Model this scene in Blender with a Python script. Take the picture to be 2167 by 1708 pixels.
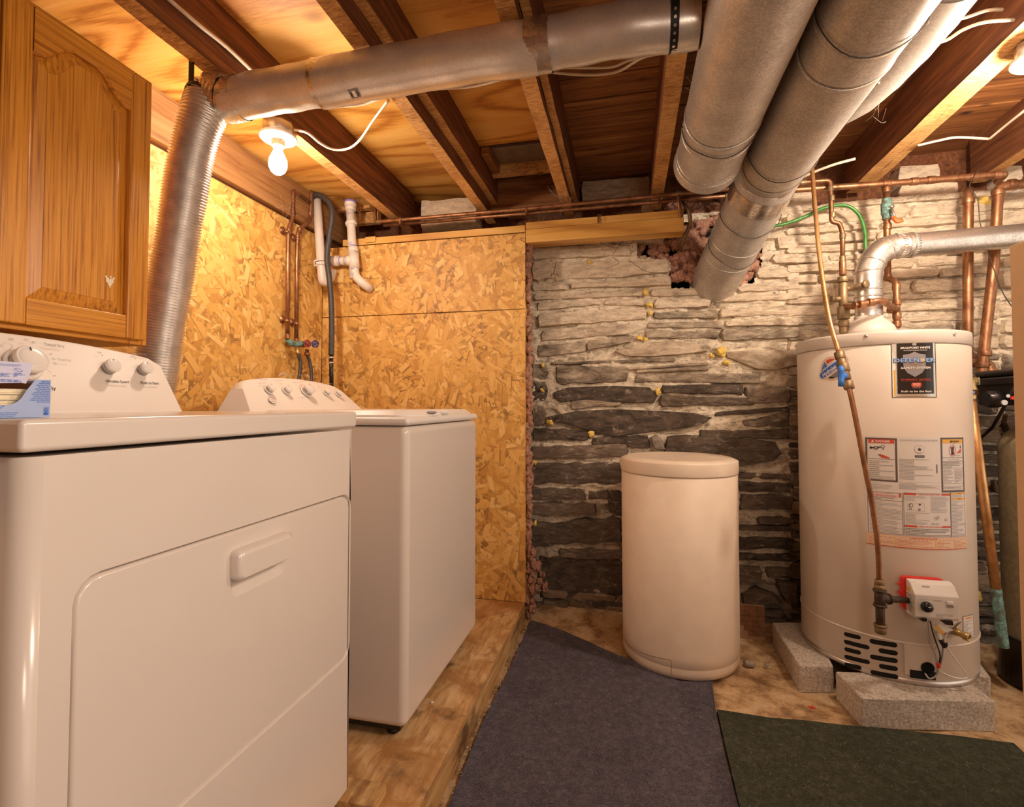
import bpy, bmesh, math, random
from mathutils import Vector, Matrix, noise as mnoise
R = math.radians; PI = math.pi
rnd = random.Random(7)
for o in list(bpy.data.objects): bpy.data.objects.remove(o)
S = bpy.context.scene; COL = S.collection
# ------------------------------------------------------------ camera
F = 1060.; YAW = R(12.95); PIT = R(1.7); HY = 858.; EYE = 1.06; CX = 1083.5
CY = HY - F*math.tan(PIT)
sy_, cy_ = math.sin(YAW), math.cos(YAW); sp_, cp_ = math.sin(PIT), math.cos(PIT)
RT = Vector((cy_, sy_, 0)); FW = Vector((-sy_*cp_, cy_*cp_, sp_)); UP = Vector((sy_*sp_, -cy_*sp_, cp_))
EY = Vector((0, 0, EYE))
cam = bpy.data.cameras.new('camera'); co = bpy.data.objects.new('camera', cam); COL.objects.link(co)
co.location = EY; co.rotation_euler = (PI/2+PIT, 0, YAW)
cam.sensor_fit = 'HORIZONTAL'; cam.sensor_width = 36; cam.lens = 36*F/2167.
cam.shift_y = -(854-CY)/2167.; cam.clip_start = .02; cam.clip_end = 60
S.camera = co
# ------------------------------------------------------------ world, lights, exposure
w = bpy.data.worlds.new('world'); S.world = w; w.use_nodes = True
bg = w.node_tree.nodes['Background']; bg.inputs[0].default_value = (1, .86, .74, 1); bg.inputs[1].default_value = 1.45
S.view_settings.view_transform = 'Standard'; S.view_settings.look = 'None'
S.view_settings.exposure = 0.0; S.view_settings.gamma = 1; S.view_settings.use_curve_mapping = False
WARM = (1, .825, .66)
BULB_A, BULB_B, FILL_C = 370., 700., 58.   # emission of the two bulbs in view, watts of the added fill light off to the right
def lamp(name, loc, watts, col=WARM, size=.1):
    l = bpy.data.lights.new(name, 'POINT'); l.energy = watts; l.color = col; l.shadow_soft_size = size
    o = bpy.data.objects.new(name, l); o.location = loc; COL.objects.link(o); return o
lamp('room_fill', (1.15, .5, 1.80), FILL_C, WARM, .18)  # added fill from the right, out of view, no fixture
lamp('low_fill', (.55, -.25, 1.25), 15., WARM, .15)  # added low fill near the camera, lifts the ceiling bays
# pixel of the photograph -> point of the room on a known plane / at a known depth
def DIR(px, py): return FW + RT*((px-CX)/F) + UP*((CY-py)/F)
def P(px, py, t): return EY + DIR(px, py)*t
def PA(px, py, ax, v):
    d = DIR(px, py); return EY + d*((v-EY[ax])/d[ax])
def PX(px, py, v): return PA(px, py, 0, v)
def PY(px, py, v): return PA(px, py, 1, v)
def PZ(px, py, v): return PA(px, py, 2, v)
# ------------------------------------------------------------ materials
def c4(c): return (c[0], c[1], c[2], 1)
class Mt:
    def __init__(s, name, rough=.6, metal=0, bump=0, spec=.5):
        s.m = bpy.data.materials.new(name); s.m.use_nodes = True; s.nt = s.m.node_tree; s.L = s.nt.links
        s.b = s.nt.nodes['Principled BSDF']; s.b.inputs['Roughness'].default_value = rough
        s.b.inputs['Metallic'].default_value = metal; s.b.inputs['Specular IOR Level'].default_value = spec
        s.geo = None
    def n(s, t, **kw):
        x = s.nt.nodes.new(t)
        for k, v in kw.items():
            if k in x.inputs.keys():
                i = x.inputs[k]
                if hasattr(v, 'links'): s.L.new(v, i)
                else: i.default_value = v
            else: setattr(x, k, v)
        return x
    def pos(s):
        if not s.geo: s.geo = s.n('ShaderNodeNewGeometry').outputs['Position']
        return s.geo
    def mp(s, vec, scale=(1, 1, 1), rot=(0, 0, 0), loc=(0, 0, 0)):
        x = s.n('ShaderNodeMapping'); s.L.new(vec, x.inputs[0])
        x.inputs['Scale'].default_value = scale; x.inputs['Rotation'].default_value = rot; x.inputs['Location'].default_value = loc
        return x.outputs[0]
    def noise(s, vec, scale, detail=4, rough=.55, dist=0):
        x = s.n('ShaderNodeTexNoise', Scale=scale, Detail=detail, Roughness=rough, Distortion=dist); s.L.new(vec, x.inputs['Vector'])
        return x.outputs['Fac']
    def ramp(s, fac, stops):
        x = s.n('ShaderNodeValToRGB'); s.L.new(fac, x.inputs[0]); e = x.color_ramp.elements
        while len(e) < len(stops): e.new(.5)
        for i, (p, c) in enumerate(stops):
            e[i].position = p; e[i].color = c4(c) if not isinstance(c, (int, float)) else (c, c, c, 1)
        return x.outputs[0]
    def mix(s, fac, a, b, mode='MIX'):
        x = s.n('ShaderNodeMix'); x.data_type = 'RGBA'; x.blend_type = mode
        for k, v in ((0, fac), (6, a), (7, b)):
            if hasattr(v, 'links'): s.L.new(v, x.inputs[k])
            else: x.inputs[k].default_value = v if k == 0 else c4(v)
        return x.outputs[2]
    def math(s, op, a, b=0.):
        x = s.n('ShaderNodeMath'); x.operation = op
        for k, v in ((0, a), (1, b)):
            if hasattr(v, 'links'): s.L.new(v, x.inputs[k])
            else: x.inputs[k].default_value = v
        return x.outputs[0]
    def col(s, c):
        if hasattr(c, 'links'): s.L.new(c, s.b.inputs['Base Color'])
        else: s.b.inputs['Base Color'].default_value = c4(c)
        return s
    def rough(s, f): s.L.new(f, s.b.inputs['Roughness']); return s
    def bump(s, f, strength=.3, dist=.002):
        x = s.n('ShaderNodeBump', Strength=strength, Distance=dist); s.L.new(f, x.inputs['Height']); s.L.new(x.outputs[0], s.b.inputs['Normal']); return s
def simple(name, c, rough=.6, metal=0, var=0., bump=0., scale=40, spec=.5):
    t = Mt(name, rough, metal, spec=spec)
    if var or bump:
        f = t.noise(t.pos(), scale, 4)
        d = tuple(max(0, v*(1-var)) for v in c); l = tuple(min(1, v*(1+var)) for v in c)
        t.col(t.ramp(f, [(.3, d), (.7, l)]))
        if bump: t.bump(f, bump, .002)
    else: t.col(c)
    return t.m
def wood(name, dark, mid, light, axis, freq=60, stretch=.06, rough=.6, knots=0, wavy=1.2, bump=.2, blotch=.3, rings=True):
    """grain runs along axis"""
    t = Mt(name, rough); sc = [1, 1, 1]; sc[axis] = stretch
    v = t.mp(t.pos(), tuple(sc))
    big = t.noise(t.mp(t.pos(), tuple(.35 if i == axis else 1 for i in range(3))), 3.2, 3, .5, .3)
    g = t.noise(v, freq, 6, .6, wavy)
    if rings:
        v2 = t.mp(t.pos(), tuple(.22 if i == axis else 1 for i in range(3)))
        bands = t.math('FRACT', t.math('MULTIPLY', t.noise(v2, 2.6, 2, .45, .6), 9.))
        bands = t.math('ABSOLUTE', t.math('SUBTRACT', bands, .5))
        g = t.math('ADD', t.math('MULTIPLY', g, .6), t.math('MULTIPLY', bands, .8))
    c = t.ramp(g, [(.3, dark), (.5, mid), (.72, light)])
    c = t.mix(t.ramp(big, [(.35, 0), (.7, 1)]), c, t.mix(blotch, c, dark))
    if knots:
        vo = t.n('ShaderNodeTexVoronoi', Scale=knots); t.L.new(t.mp(t.pos(), tuple(.6 if i == axis else 1 for i in range(3))), vo.inputs['Vector'])
        k = t.ramp(vo.outputs['Distance'], [(.03, 1), (.075, .5), (.12, 0)])
        c = t.mix(k, c, tuple(x*.35 for x in dark))
    t.col(c); t.bump(g, bump, .0015); return t.m
def osb(name, ax):
    t = Mt(name, .55); sx = t.n('ShaderNodeSeparateXYZ'); t.L.new(t.pos(), sx.inputs[0])
    cb = t.n('ShaderNodeCombineXYZ'); t.L.new(sx.outputs[ax], cb.inputs[0]); t.L.new(sx.outputs[2], cb.inputs[1])
    wv = t.n('ShaderNodeTexNoise', Scale=3., Detail=1.); t.L.new(cb.outputs[0], wv.inputs['Vector'])
    ww = t.n('ShaderNodeVectorMath'); ww.operation = 'MULTIPLY_ADD'; t.L.new(wv.outputs['Color'], ww.inputs[0])
    ww.inputs[1].default_value = (.035, .035, 0); t.L.new(cb.outputs[0], ww.inputs[2]); base = ww.outputs[0]
    cur = None; pri = None; edge = None
    pal = [(0, (.52, .235, .045)), (.2, (.66, .34, .075)), (.55, (.76, .43, .115)), (.85, (.83, .51, .16)), (1, (.90, .62, .25))]
    for i, a in enumerate((75, 105, 40, 150, 88, 10, 128)):
        v = t.mp(t.mp(base, (1, 1, 1), (0, 0, R(-a)), (i*3.7, i*1.3, 0)), (10 + i % 3*3, 36 + i % 2*16, 1))
        vo = t.n('ShaderNodeTexVoronoi', Scale=1.); vo.voronoi_dimensions = '2D'; vo.distance = 'CHEBYCHEV'; vo.inputs['Randomness'].default_value = .9
        t.L.new(v, vo.inputs['Vector'])
        s2 = t.n('ShaderNodeSeparateColor'); t.L.new(vo.outputs['Color'], s2.inputs[0])
        p = s2.outputs[0]; cc = t.ramp(s2.outputs[1], pal); e = t.ramp(vo.outputs['Distance'], [(.44, 0), (.56, 1)])
        if cur is None: cur, pri, edge = cc, p, e
        else:
            gt = t.math('GREATER_THAN', p, pri); cur = t.mix(gt, cur, cc); edge = t.mix(gt, edge, e); pri = t.math('MAXIMUM', p, pri)
    fib = t.noise(t.mp(base, (60, 9, 1)), 5, 3)
    cur = t.mix(.22, cur, t.ramp(fib, [(.3, (.5, .3, .12)), (.7, (1, .8, .5))]), 'MULTIPLY')
    ck = t.noise(base, 6, 3); cur = t.mix(t.math('MULTIPLY', t.math('MULTIPLY', edge, t.ramp(ck, [(.38, .05), (.6, 1)])), 1.), cur, (.26, .10, .02))
    spots = t.noise(base, 55, 2); cur = t.mix(t.ramp(spots, [(.70, 0), (.76, .8)]), cur, (.16, .05, .012))
    t.col(t.mix(.14, cur, (.92, .62, .20))); t.bump(t.math('ADD', pri, t.math('MULTIPLY', edge, -.6)), .35, .0015); return t.m
def galv(name, c=(.62, .57, .52), rough=.38, spangle=70, metal=.95, bump=.25):
    t = Mt(name, rough, metal)
    vo = t.n('ShaderNodeTexVoronoi', Scale=float(spangle)); t.L.new(t.pos(), vo.inputs['Vector'])
    g = t.n('ShaderNodeSeparateColor'); t.L.new(vo.outputs['Color'], g.inputs[0])
    f = t.math('ADD', t.math('MULTIPLY', g.outputs[0], .35), t.math('MULTIPLY', t.noise(t.pos(), 14, 5), .65))
    t.col(t.ramp(f, [(.25, tuple(x*.72 for x in c)), (.75, tuple(min(1, x*1.18) for x in c))]))
    t.rough(t.ramp(f, [(.2, rough+.14), (.8, rough-.06)])); t.bump(t.noise(t.pos(), 9, 3), bump, .006); return t.m
def copper(name, a, b, c, rough=.38):
    t = Mt(name, rough, .78); f = t.noise(t.mp(t.pos(), (1, 1, .6)), 22, 6, .65)
    t.col(t.ramp(f, [(.3, a), (.52, b), (.75, c)])); t.rough(t.ramp(f, [(.3, rough+.18), (.7, rough-.05)])); return t.m
M = {}
M['osb_x'] = osb('osb_board_rear', 0); M['osb_y'] = osb('osb_board_left', 1)
M['ply'] = wood('plywood', (.46, .17, .022), (.82, .42, .085), (.90, .54, .15), 0, 48, .08, .6, 3.2, 2.2, .15, .35)
M['plank'] = wood('old_plank', (.11, .036, .010), (.36, .14, .038), (.55, .25, .075), 0, 50, .05, .75, 6., .8, .4, .5, False)
M['joist'] = wood('joist_side', (.07, .022, .008), (.19, .063, .020), (.32, .125, .040), 1, 50, .06, .75, 0, .8, .4, .4, False)
M['joist_b'] = None
t = Mt('joist_sawn_lit', .8); f = t.noise(t.mp(t.pos(), (.25, 1, 1)), 150, 4, .7, .4); f2 = t.noise(t.pos(), 9, 4)  # sawn joist bottoms, colour lightened to stand for light from below
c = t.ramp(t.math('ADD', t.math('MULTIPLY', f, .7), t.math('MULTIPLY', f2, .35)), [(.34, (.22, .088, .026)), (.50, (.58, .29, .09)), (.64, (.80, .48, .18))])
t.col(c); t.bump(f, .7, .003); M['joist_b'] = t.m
M['newwood'] = wood('yellow_pine', (.48, .22, .04), (.74, .40, .09), (.84, .52, .16), 0, 40, .05, .5, 0, .8, .15, .3)
M['oak'] = wood('oak_vertical', (.26, .078, .007), (.66, .27, .030), (.82, .38, .05), 2, 170, .022, .36, 0, .35, .35, .22, False)
M['oak_h'] = wood('oak_horizontal', (.26, .078, .007), (.66, .27, .030), (.82, .38, .05), 1, 170, .022, .36, 0, .35, .35, .22, False)
M['beam_l'] = wood('grey_beam', (.17, .07, .022), (.34, .16, .052), (.46, .25, .10), 1, 40, .05, .7, 0, .8, .3, .4, False)
# platform plywood, stained
t = Mt('stained_plywood', .55); g = t.noise(t.mp(t.pos(), (1, .16, 1)), 34, 6, .6, 1.8); st = t.noise(t.pos(), 5.5, 5, .6, .6); s3 = t.noise(t.pos(), 11, 4)
c = t.ramp(g, [(.3, (.42, .22, .085)), (.5, (.70, .44, .20)), (.68, (.82, .60, .34))])
c = t.mix(t.ramp(st, [(.42, .1), (.60, .85)]), c, (.40, .185, .05)); c = t.mix(t.ramp(s3, [(.56, 0), (.70, .8)]), c, (.10, .06, .03))
t.col(c); t.bump(g, .3, .001); M['platply'] = t.m
t = Mt('stained_plank_edge', .6); g = t.noise(t.mp(t.pos(), (1, .08, 1)), 60, 6, .6, .6); s3 = t.noise(t.mp(t.pos(), (1, .6, 1)), 9, 4)
c = t.ramp(g, [(.3, (.28, .13, .04)), (.5, (.55, .32, .12)), (.72, (.72, .48, .23))]); t.col(t.mix(t.ramp(s3, [(.5, 0), (.66, .85)]), c, (.07, .03, .012))); M['platside'] = t.m
# stone: slate with whitewash that thickens up the wall
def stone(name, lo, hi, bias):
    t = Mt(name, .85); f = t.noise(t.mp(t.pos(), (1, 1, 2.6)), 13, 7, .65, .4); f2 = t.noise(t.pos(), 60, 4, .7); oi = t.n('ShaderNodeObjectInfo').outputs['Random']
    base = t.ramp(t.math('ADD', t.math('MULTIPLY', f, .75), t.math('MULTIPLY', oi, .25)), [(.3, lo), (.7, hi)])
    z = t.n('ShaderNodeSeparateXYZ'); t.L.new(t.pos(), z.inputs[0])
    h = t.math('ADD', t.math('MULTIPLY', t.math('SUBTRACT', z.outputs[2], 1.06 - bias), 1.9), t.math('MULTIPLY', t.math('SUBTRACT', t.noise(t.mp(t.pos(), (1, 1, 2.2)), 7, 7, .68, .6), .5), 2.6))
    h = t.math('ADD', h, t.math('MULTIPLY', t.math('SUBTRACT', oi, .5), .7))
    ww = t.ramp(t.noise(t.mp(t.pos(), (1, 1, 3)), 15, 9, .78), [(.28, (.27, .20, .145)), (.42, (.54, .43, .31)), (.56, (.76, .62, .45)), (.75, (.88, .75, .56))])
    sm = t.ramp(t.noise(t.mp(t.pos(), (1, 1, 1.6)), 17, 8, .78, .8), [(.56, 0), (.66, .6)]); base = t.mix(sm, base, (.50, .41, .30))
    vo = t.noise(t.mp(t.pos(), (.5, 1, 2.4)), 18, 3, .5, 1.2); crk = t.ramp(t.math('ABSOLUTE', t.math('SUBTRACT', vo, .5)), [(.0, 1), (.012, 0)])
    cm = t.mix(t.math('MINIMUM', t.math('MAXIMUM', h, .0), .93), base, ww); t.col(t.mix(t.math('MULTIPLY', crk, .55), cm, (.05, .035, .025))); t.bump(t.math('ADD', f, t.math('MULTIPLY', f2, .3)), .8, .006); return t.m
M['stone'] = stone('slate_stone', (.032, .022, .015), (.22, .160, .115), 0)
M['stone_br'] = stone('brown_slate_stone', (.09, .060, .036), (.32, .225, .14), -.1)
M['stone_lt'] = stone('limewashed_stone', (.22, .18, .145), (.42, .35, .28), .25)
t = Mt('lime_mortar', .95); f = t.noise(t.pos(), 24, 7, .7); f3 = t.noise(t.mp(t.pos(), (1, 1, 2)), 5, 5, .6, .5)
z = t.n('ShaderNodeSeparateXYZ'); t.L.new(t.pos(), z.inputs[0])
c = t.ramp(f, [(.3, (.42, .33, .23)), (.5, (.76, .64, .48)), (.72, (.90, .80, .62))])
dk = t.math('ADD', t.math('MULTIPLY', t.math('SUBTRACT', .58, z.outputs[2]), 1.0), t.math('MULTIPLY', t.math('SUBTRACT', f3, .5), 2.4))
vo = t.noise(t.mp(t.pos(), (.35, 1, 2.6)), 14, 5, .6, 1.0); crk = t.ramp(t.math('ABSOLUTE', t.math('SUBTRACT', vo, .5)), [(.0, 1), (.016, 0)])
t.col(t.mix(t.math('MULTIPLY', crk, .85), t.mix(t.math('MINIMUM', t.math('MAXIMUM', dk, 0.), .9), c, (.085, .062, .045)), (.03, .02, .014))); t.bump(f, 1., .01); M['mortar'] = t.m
# floor dirt
t = Mt('dirty_concrete', .9); f = t.noise(t.pos(), 9, 9, .72, .15); f2 = t.noise(t.pos(), 70, 5, .75)
c = t.ramp(f, [(.3, (.13, .08, .045)), (.43, (.42, .25, .12)), (.53, (.68, .47, .25)), (.7, (.82, .64, .42))]); c = t.mix(.5, c, t.ramp(f2, [(.3, (.5, .45, .4)), (.7, (1, 1, 1))]), 'MULTIPLY')
t.col(c); t.bump(t.math('ADD', f, t.math('MULTIPLY', f2, .3)), .8, .008); M['dirt'] = t.m
def carpet(name, a, b, fuzz):
    t = Mt(name, 1, spec=.1); f = t.noise(t.pos(), 260, 4, .85); g = t.noise(t.pos(), 38, 8, .85, .5); h = t.noise(t.pos(), 3, 2)
    c = t.ramp(f, [(.3, a), (.7, b)]); c = t.mix(t.ramp(g, [(.45, 0), (.75, .55)]), c, fuzz); c = t.mix(t.ramp(h, [(.5, 0), (.8, .3)]), c, tuple(x*.4 for x in a))
    st = t.noise(t.mp(t.pos(), (1, 1, 1)), 70, 5, .8, 4); c = t.mix(t.ramp(st, [(.63, 0), (.72, .45)]), c, tuple(min(1, x*2.2) for x in fuzz))
    t.col(c); t.bump(f, .9, .004); return t.m
M['carpet_blue'] = carpet('charcoal_blue_carpet', (.018, .016, .027), (.19, .172, .215), (.36, .31, .33))
M['carpet_green'] = carpet('dark_green_carpet', (.010, .013, .009), (.105, .118, .08), (.24, .225, .16))
def enamel(name, c, rough=.22): 
    t = Mt(name, rough); t.col(c); t.b.inputs['Coat Weight'].default_value = .4; t.b.inputs['Coat Roughness'].default_value = .12
    t.bump(t.noise(t.pos(), 600, 2), .04, .0005); return t.m
M['enamel'] = enamel('white_enamel', (.74, .66, .595)); M['plastic_w'] = simple('white_plastic', (.82, .77, .72), .3)
M['console'] = simple('console_plastic', (.82, .75, .68), .5, spec=.3)
M['grey_print'] = simple('grey_print', (.22, .22, .25), .5); M['blue_print'] = simple('violet_print', (.22, .20, .75), .5)
M['knob_grey'] = simple('grey_knob_ring', (.42, .40, .40), .3, .6)
M['galv'] = galv('galvanized_duct', (.60, .555, .505), .40, 260, metal=.65, bump=.08); M['galv2'] = galv('shiny_duct', (.84, .79, .73), .30, 900, metal=.62, bump=.06); M['galv_d'] = galv('dull_duct', (.42, .36, .31), .46, 260)
M['foil'] = galv('aluminium_foil', (.80, .74, .68), .22, 200); M['flex'] = simple('aluminium_flex', (.70, .65, .60), .30, .72, .15, 0, 30)
M['flue'] = galv('flue_pipe', (.70, .65, .59), .30, 260, metal=.88, bump=.08)
M['copper'] = copper('aged_copper', (.15, .065, .032), (.36, .17, .082), (.58, .32, .17)); M['copper_y'] = copper('bright_copper', (.40, .18, .065), (.66, .37, .155), (.80, .52, .27), .34)
M['brass'] = copper('brass', (.30, .20, .08), (.62, .44, .18), (.80, .60, .28), .34); M['brass_d'] = copper('dull_bronze', (.16, .11, .06), (.32, .22, .12), (.48, .34, .19), .5)
t = Mt('teal_patina', .9); f = t.noise(t.pos(), 45, 7, .75); t.col(t.ramp(f, [(.36, (.17, .10, .055)), (.46, (.14, .24, .21)), (.56, (.22, .46, .42)), (.72, (.50, .66, .58))])); t.bump(f, 1., .006); M['patina'] = t.m; M['blackiron'] = simple('dark_iron_pipe', (.09, .06, .045), .55, .5, .5, .4, 60)
M['steel'] = simple('zinc_steel', (.65, .6, .55), .35, .9); M['blackmetal'] = simple('black_strap', (.015, .013, .012), .5, .3)
M['pvc'] = simple('white_pvc', (.85, .76, .68), .35, 0, .04, 0, 20); M['hose_g'] = simple('grey_rubber_hose', (.055, .05, .048), .5, 0, .25, .2, 80)
M['wheel_red'] = simple('wheel_red', (.30, .035, .03), .5, 0, .3, 0, 60); M['wheel_blue'] = simple('wheel_blue', (.03, .045, .20), .5, 0, .3, 0, 60)
M['green'] = simple('green_hose', (.05, .22, .035), .3, 0, .3, 0, 30); M['red'] = simple('red_plastic', (.75, .03, .02), .4); M['orange'] = simple('orange_lever', (.85, .14, .03), .45)
M['blue'] = simple('blue_handle', (.05, .22, .72), .35); M['cable'] = simple('cream_cable', (.74, .62, .47), .45, 0, .08, 0, 30); M['wire'] = simple('dark_wire', (.06, .045, .035), .5, .5)
M['tank'] = simple('cream_plastic', (.80, .655, .51), .48, 0, .05, .1, 12); M['heater'] = simple('warm_grey_enamel', (.68, .58, .48), .36, 0, .03, 0, 6)
M['heater_t'] = simple('heater_top_band', (.66, .58, .50), .38); M['concrete'] = simple('concrete_block', (.55, .48, .40), .92, 0, .38, 1.0, 120)
M['tan'] = simple('tan_cabinet', (.78, .52, .29), .5, 0, .03, .05, 30); M['black'] = simple('black_plastic', (.012, .011, .012), .3); M['hole'] = simple('dark_opening', (.006, .005, .005), .9)
M['white'] = simple('label_white', (.82, .76, .70), .5); M['txt'] = simple('label_black', (.03, .03, .035), .6); M['txt_g'] = simple('label_grey_ink', (.30, .28, .29), .6)
M['lred'] = simple('label_red', (.70, .08, .035), .55); M['lor'] = simple('label_yellow', (.90, .47, .06), .55); M['lcream'] = simple('label_cream', (.85, .62, .42), .55)
M['lbrown'] = simple('label_frame_brown', (.13, .10, .085), .55); M['lblue'] = simple('label_blue', (.03, .15, .60), .45); M['lsky'] = simple('label_sky', (.30, .50, .92), .4)
M['lblack'] = simple('label_gloss_black', (.022, .018, .017), .2); M['silver'] = simple('label_silver', (.62, .58, .50), .22, .8); M['gold'] = simple('label_gold', (.75, .42, .08), .3, .6)
M['foam'] = simple('yellow_foam', (.80, .55, .12), .6, 0, .2, .3, 60); M['boxblue'] = simple('blue_carton', (.36, .46, .72), .55, 0, .04, 0, 30); M['lav'] = simple('lavender_carton', (.60, .60, .78), .55)
M['sheet'] = simple('dryer_sheet_paper', (.82, .72, .52), .8, 0, .15, .2, 120); M['kraft'] = simple('brown_card', (.20, .09, .03), .8)
M['porc'] = simple('porcelain', (.86, .80, .74), .25); M['rock'] = simple('loose_rock', (.40, .34, .28), .9, 0, .3, .8, 50); M['tile'] = simple('brown_tile', (.25, .115, .05), .6, 0, .35, .3, 40)
M['grout'] = simple('tile_grout', (.42, .27, .16), .9); M['web'] = simple('cobweb', (.62, .50, .38), .9); M['lint'] = simple('lint', (.50, .41, .33), 1); M['yellow'] = simple('bright_yellow', (.85, .62, .03), .5)
M['resin'] = simple('wound_tank', (.30, .245, .15), .5, 0, .2, .2, 60)
t = Mt('pink_fibreglass', 1, spec=.1); f = t.noise(t.pos(), 40, 7, .75, 1.5); t.col(t.ramp(f, [(.3, (.32, .12, .07)), (.5, (.66, .34, .23)), (.7, (.86, .55, .42))])); t.bump(f, 1., .012); M['pink'] = t.m
t = Mt('lit_bulb'); t.b.inputs['Emission Color'].default_value = c4(WARM); t.b.inputs['Emission Strength'].default_value = BULB_A; t.col((1, 1, 1)); M['bulb'] = t.m
t = Mt('lit_bulb_right'); t.b.inputs['Emission Color'].default_value = c4(WARM); t.b.inputs['Emission Strength'].default_value = BULB_B; t.col((1, 1, 1)); M['bulb_b'] = t.m
# ------------------------------------------------------------ mesh helpers
WO = {}
class MB:
    def __init__(s, tf=None): s.v = []; s.f = []; s.m = []; s.sm = []; s.tf = tf
    def add(s, vs, fs, mi=0, sm=False):
        k = len(s.v); s.v += [Vector(s.tf(Vector(a)) if s.tf else a) for a in vs]
        for f in fs: s.f.append([i+k for i in f]); s.m.append(mi); s.sm.append(sm)
        return s
    def box(s, a, b, mi=0):
        x0, y0, z0 = a; x1, y1, z1 = b
        v = [(x, y, z) for z in (z0, z1) for y in (y0, y1) for x in (x0, x1)]
        return s.add(v, [(0, 2, 3, 1), (4, 5, 7, 6), (0, 1, 5, 4), (2, 6, 7, 3), (0, 4, 6, 2), (1, 3, 7, 5)], mi)
    def prism(s, pts, ax, lo, hi, mi=0, sm=False):
        """pts 2D in the other two axes (cyclic order kept), extruded along ax"""
        n = len(pts)
        def q(p, h): l = [0, 0, 0]; o = [i for i in range(3) if i != ax]; l[o[0]] = p[0]; l[o[1]] = p[1]; l[ax] = h; return l
        v = [q(p, lo) for p in pts]+[q(p, hi) for p in pts]
        return s.add(v, [tuple(range(n))[::-1], tuple(range(n, 2*n))], mi).add([], [], mi) if False else s._pr(v, n, mi, sm)
    def _pr(s, v, n, mi, sm):
        k = len(s.v); s.add(v, [list(range(n))[::-1], list(range(n, 2*n))], mi)
        for i in range(n):
            j = (i+1) % n; s.f.append([k+i, k+j, k+n+j, k+n+i]); s.m.append(mi); s.sm.append(sm)
        return s
    def tube(s, pts, r, seg=12, mi=0, cap=True, closed=False, ups=None):
        pts = [Vector(p) for p in pts]; n = len(pts); rs = r if isinstance(r, (list, tuple)) else [r]*n
        T = []
        for i in range(n):
            a = pts[(i-1) % n] if (closed or i > 0) else pts[i]; b = pts[(i+1) % n] if (closed or i < n-1) else pts[i]
            T.append((b-a).normalized())
        nrm = T[0].orthogonal().normalized() if ups is None else Vector(ups)
        vs = []
        for i in range(n):
            nrm = (nrm - T[i]*nrm.dot(T[i])).normalized(); bi = T[i].cross(nrm)
            for k in range(seg):
                a = 2*PI*k/seg; vs.append(pts[i]+(nrm*math.cos(a)+bi*math.sin(a))*rs[i])
        fs = []
        for i in range(n if closed else n-1):
            j = (i+1) % n
            for k in range(seg):
                l = (k+1) % seg; fs.append((i*seg+k, i*seg+l, j*seg+l, j*seg+k))
        s.add(vs, fs, mi, True)
        if cap and not closed:
            k = len(s.v)-len(vs); s.f.append([k+i for i in range(seg)][::-1]); s.m.append(mi); s.sm.append(False)
            s.f.append([k+(n-1)*seg+i for i in range(seg)]); s.m.append(mi); s.sm.append(False)
        return s
    def lathe(s, prof, c, ax=2, seg=32, mi=0, sm=True, cap=True):
        """prof: (radius, height) list about axis ax through c"""
        c = Vector(c); n = len(prof); vs = []
        e = [Vector((1, 0, 0)), Vector((0, 1, 0)), Vector((0, 0, 1))]
        if isinstance(ax, int): A = e[ax]; U = e[(ax+1) % 3]; V = e[(ax+2) % 3]
        else: A = Vector(ax).normalized(); U = A.orthogonal().normalized(); V = A.cross(U)
        for (r, h) in prof:
            for k in range(seg):
                a = 2*PI*k/seg; vs.append(c+A*h+(U*math.cos(a)+V*math.sin(a))*r)
        fs = [(i*seg+k, i*seg+(k+1) % seg, (i+1)*seg+(k+1) % seg, (i+1)*seg+k) for i in range(n-1) for k in range(seg)]
        s.add(vs, fs, mi, sm); k0 = len(s.v)-len(vs)
        if cap and prof[0][0] > 1e-5: s.f.append([k0+i for i in range(seg)][::-1]); s.m.append(mi); s.sm.append(False)
        if cap and prof[-1][0] > 1e-5: s.f.append([k0+(n-1)*seg+i for i in range(seg)]); s.m.append(mi); s.sm.append(False)
        return s
    def ico(s, c, r, sc=(1, 1, 1), lump=0., seed=0, sub=2, mi=0, freq=3.):
        b = bmesh.new(); bmesh.ops.create_icosphere(b, subdivisions=sub, radius=1)
        vs = []
        for v in b.verts:
            d = 1+lump*mnoise.noise(v.co*freq+Vector((seed*7.3, seed*1.7, 0))); vs.append(Vector(c)+Vector((v.co.x*sc[0], v.co.y*sc[1], v.co.z*sc[2]))*r*d)
        fs = [[v.index for v in f.verts] for f in b.faces]; b.free(); return s.add(vs, fs, mi, True)
    def build(s, name, mat, parent=None, bevel=0, bseg=2, kind=None, weld=False):
        mats = mat if isinstance(mat, (list, tuple)) else [mat]
        if parent: org = WO[parent.name]
        else:
            xs = [v.x for v in s.v]; ys = [v.y for v in s.v]; zs = [v.z for v in s.v]; org = Vector(((min(xs)+max(xs))/2, (min(ys)+max(ys))/2, min(zs)))
        me = bpy.data.meshes.new(name); me.from_pydata([v-org for v in s.v], [], s.f); me.update()
        for m_ in mats: me.materials.append(m_ if not isinstance(m_, str) else M[m_])
        for i, p in enumerate(me.polygons): p.material_index = s.m[i]; p.use_smooth = s.sm[i]
        o = bpy.data.objects.new(name, me); COL.objects.link(o)
        if parent: o.parent = parent
        else: o.location = org
        WO[o.name] = org
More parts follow.
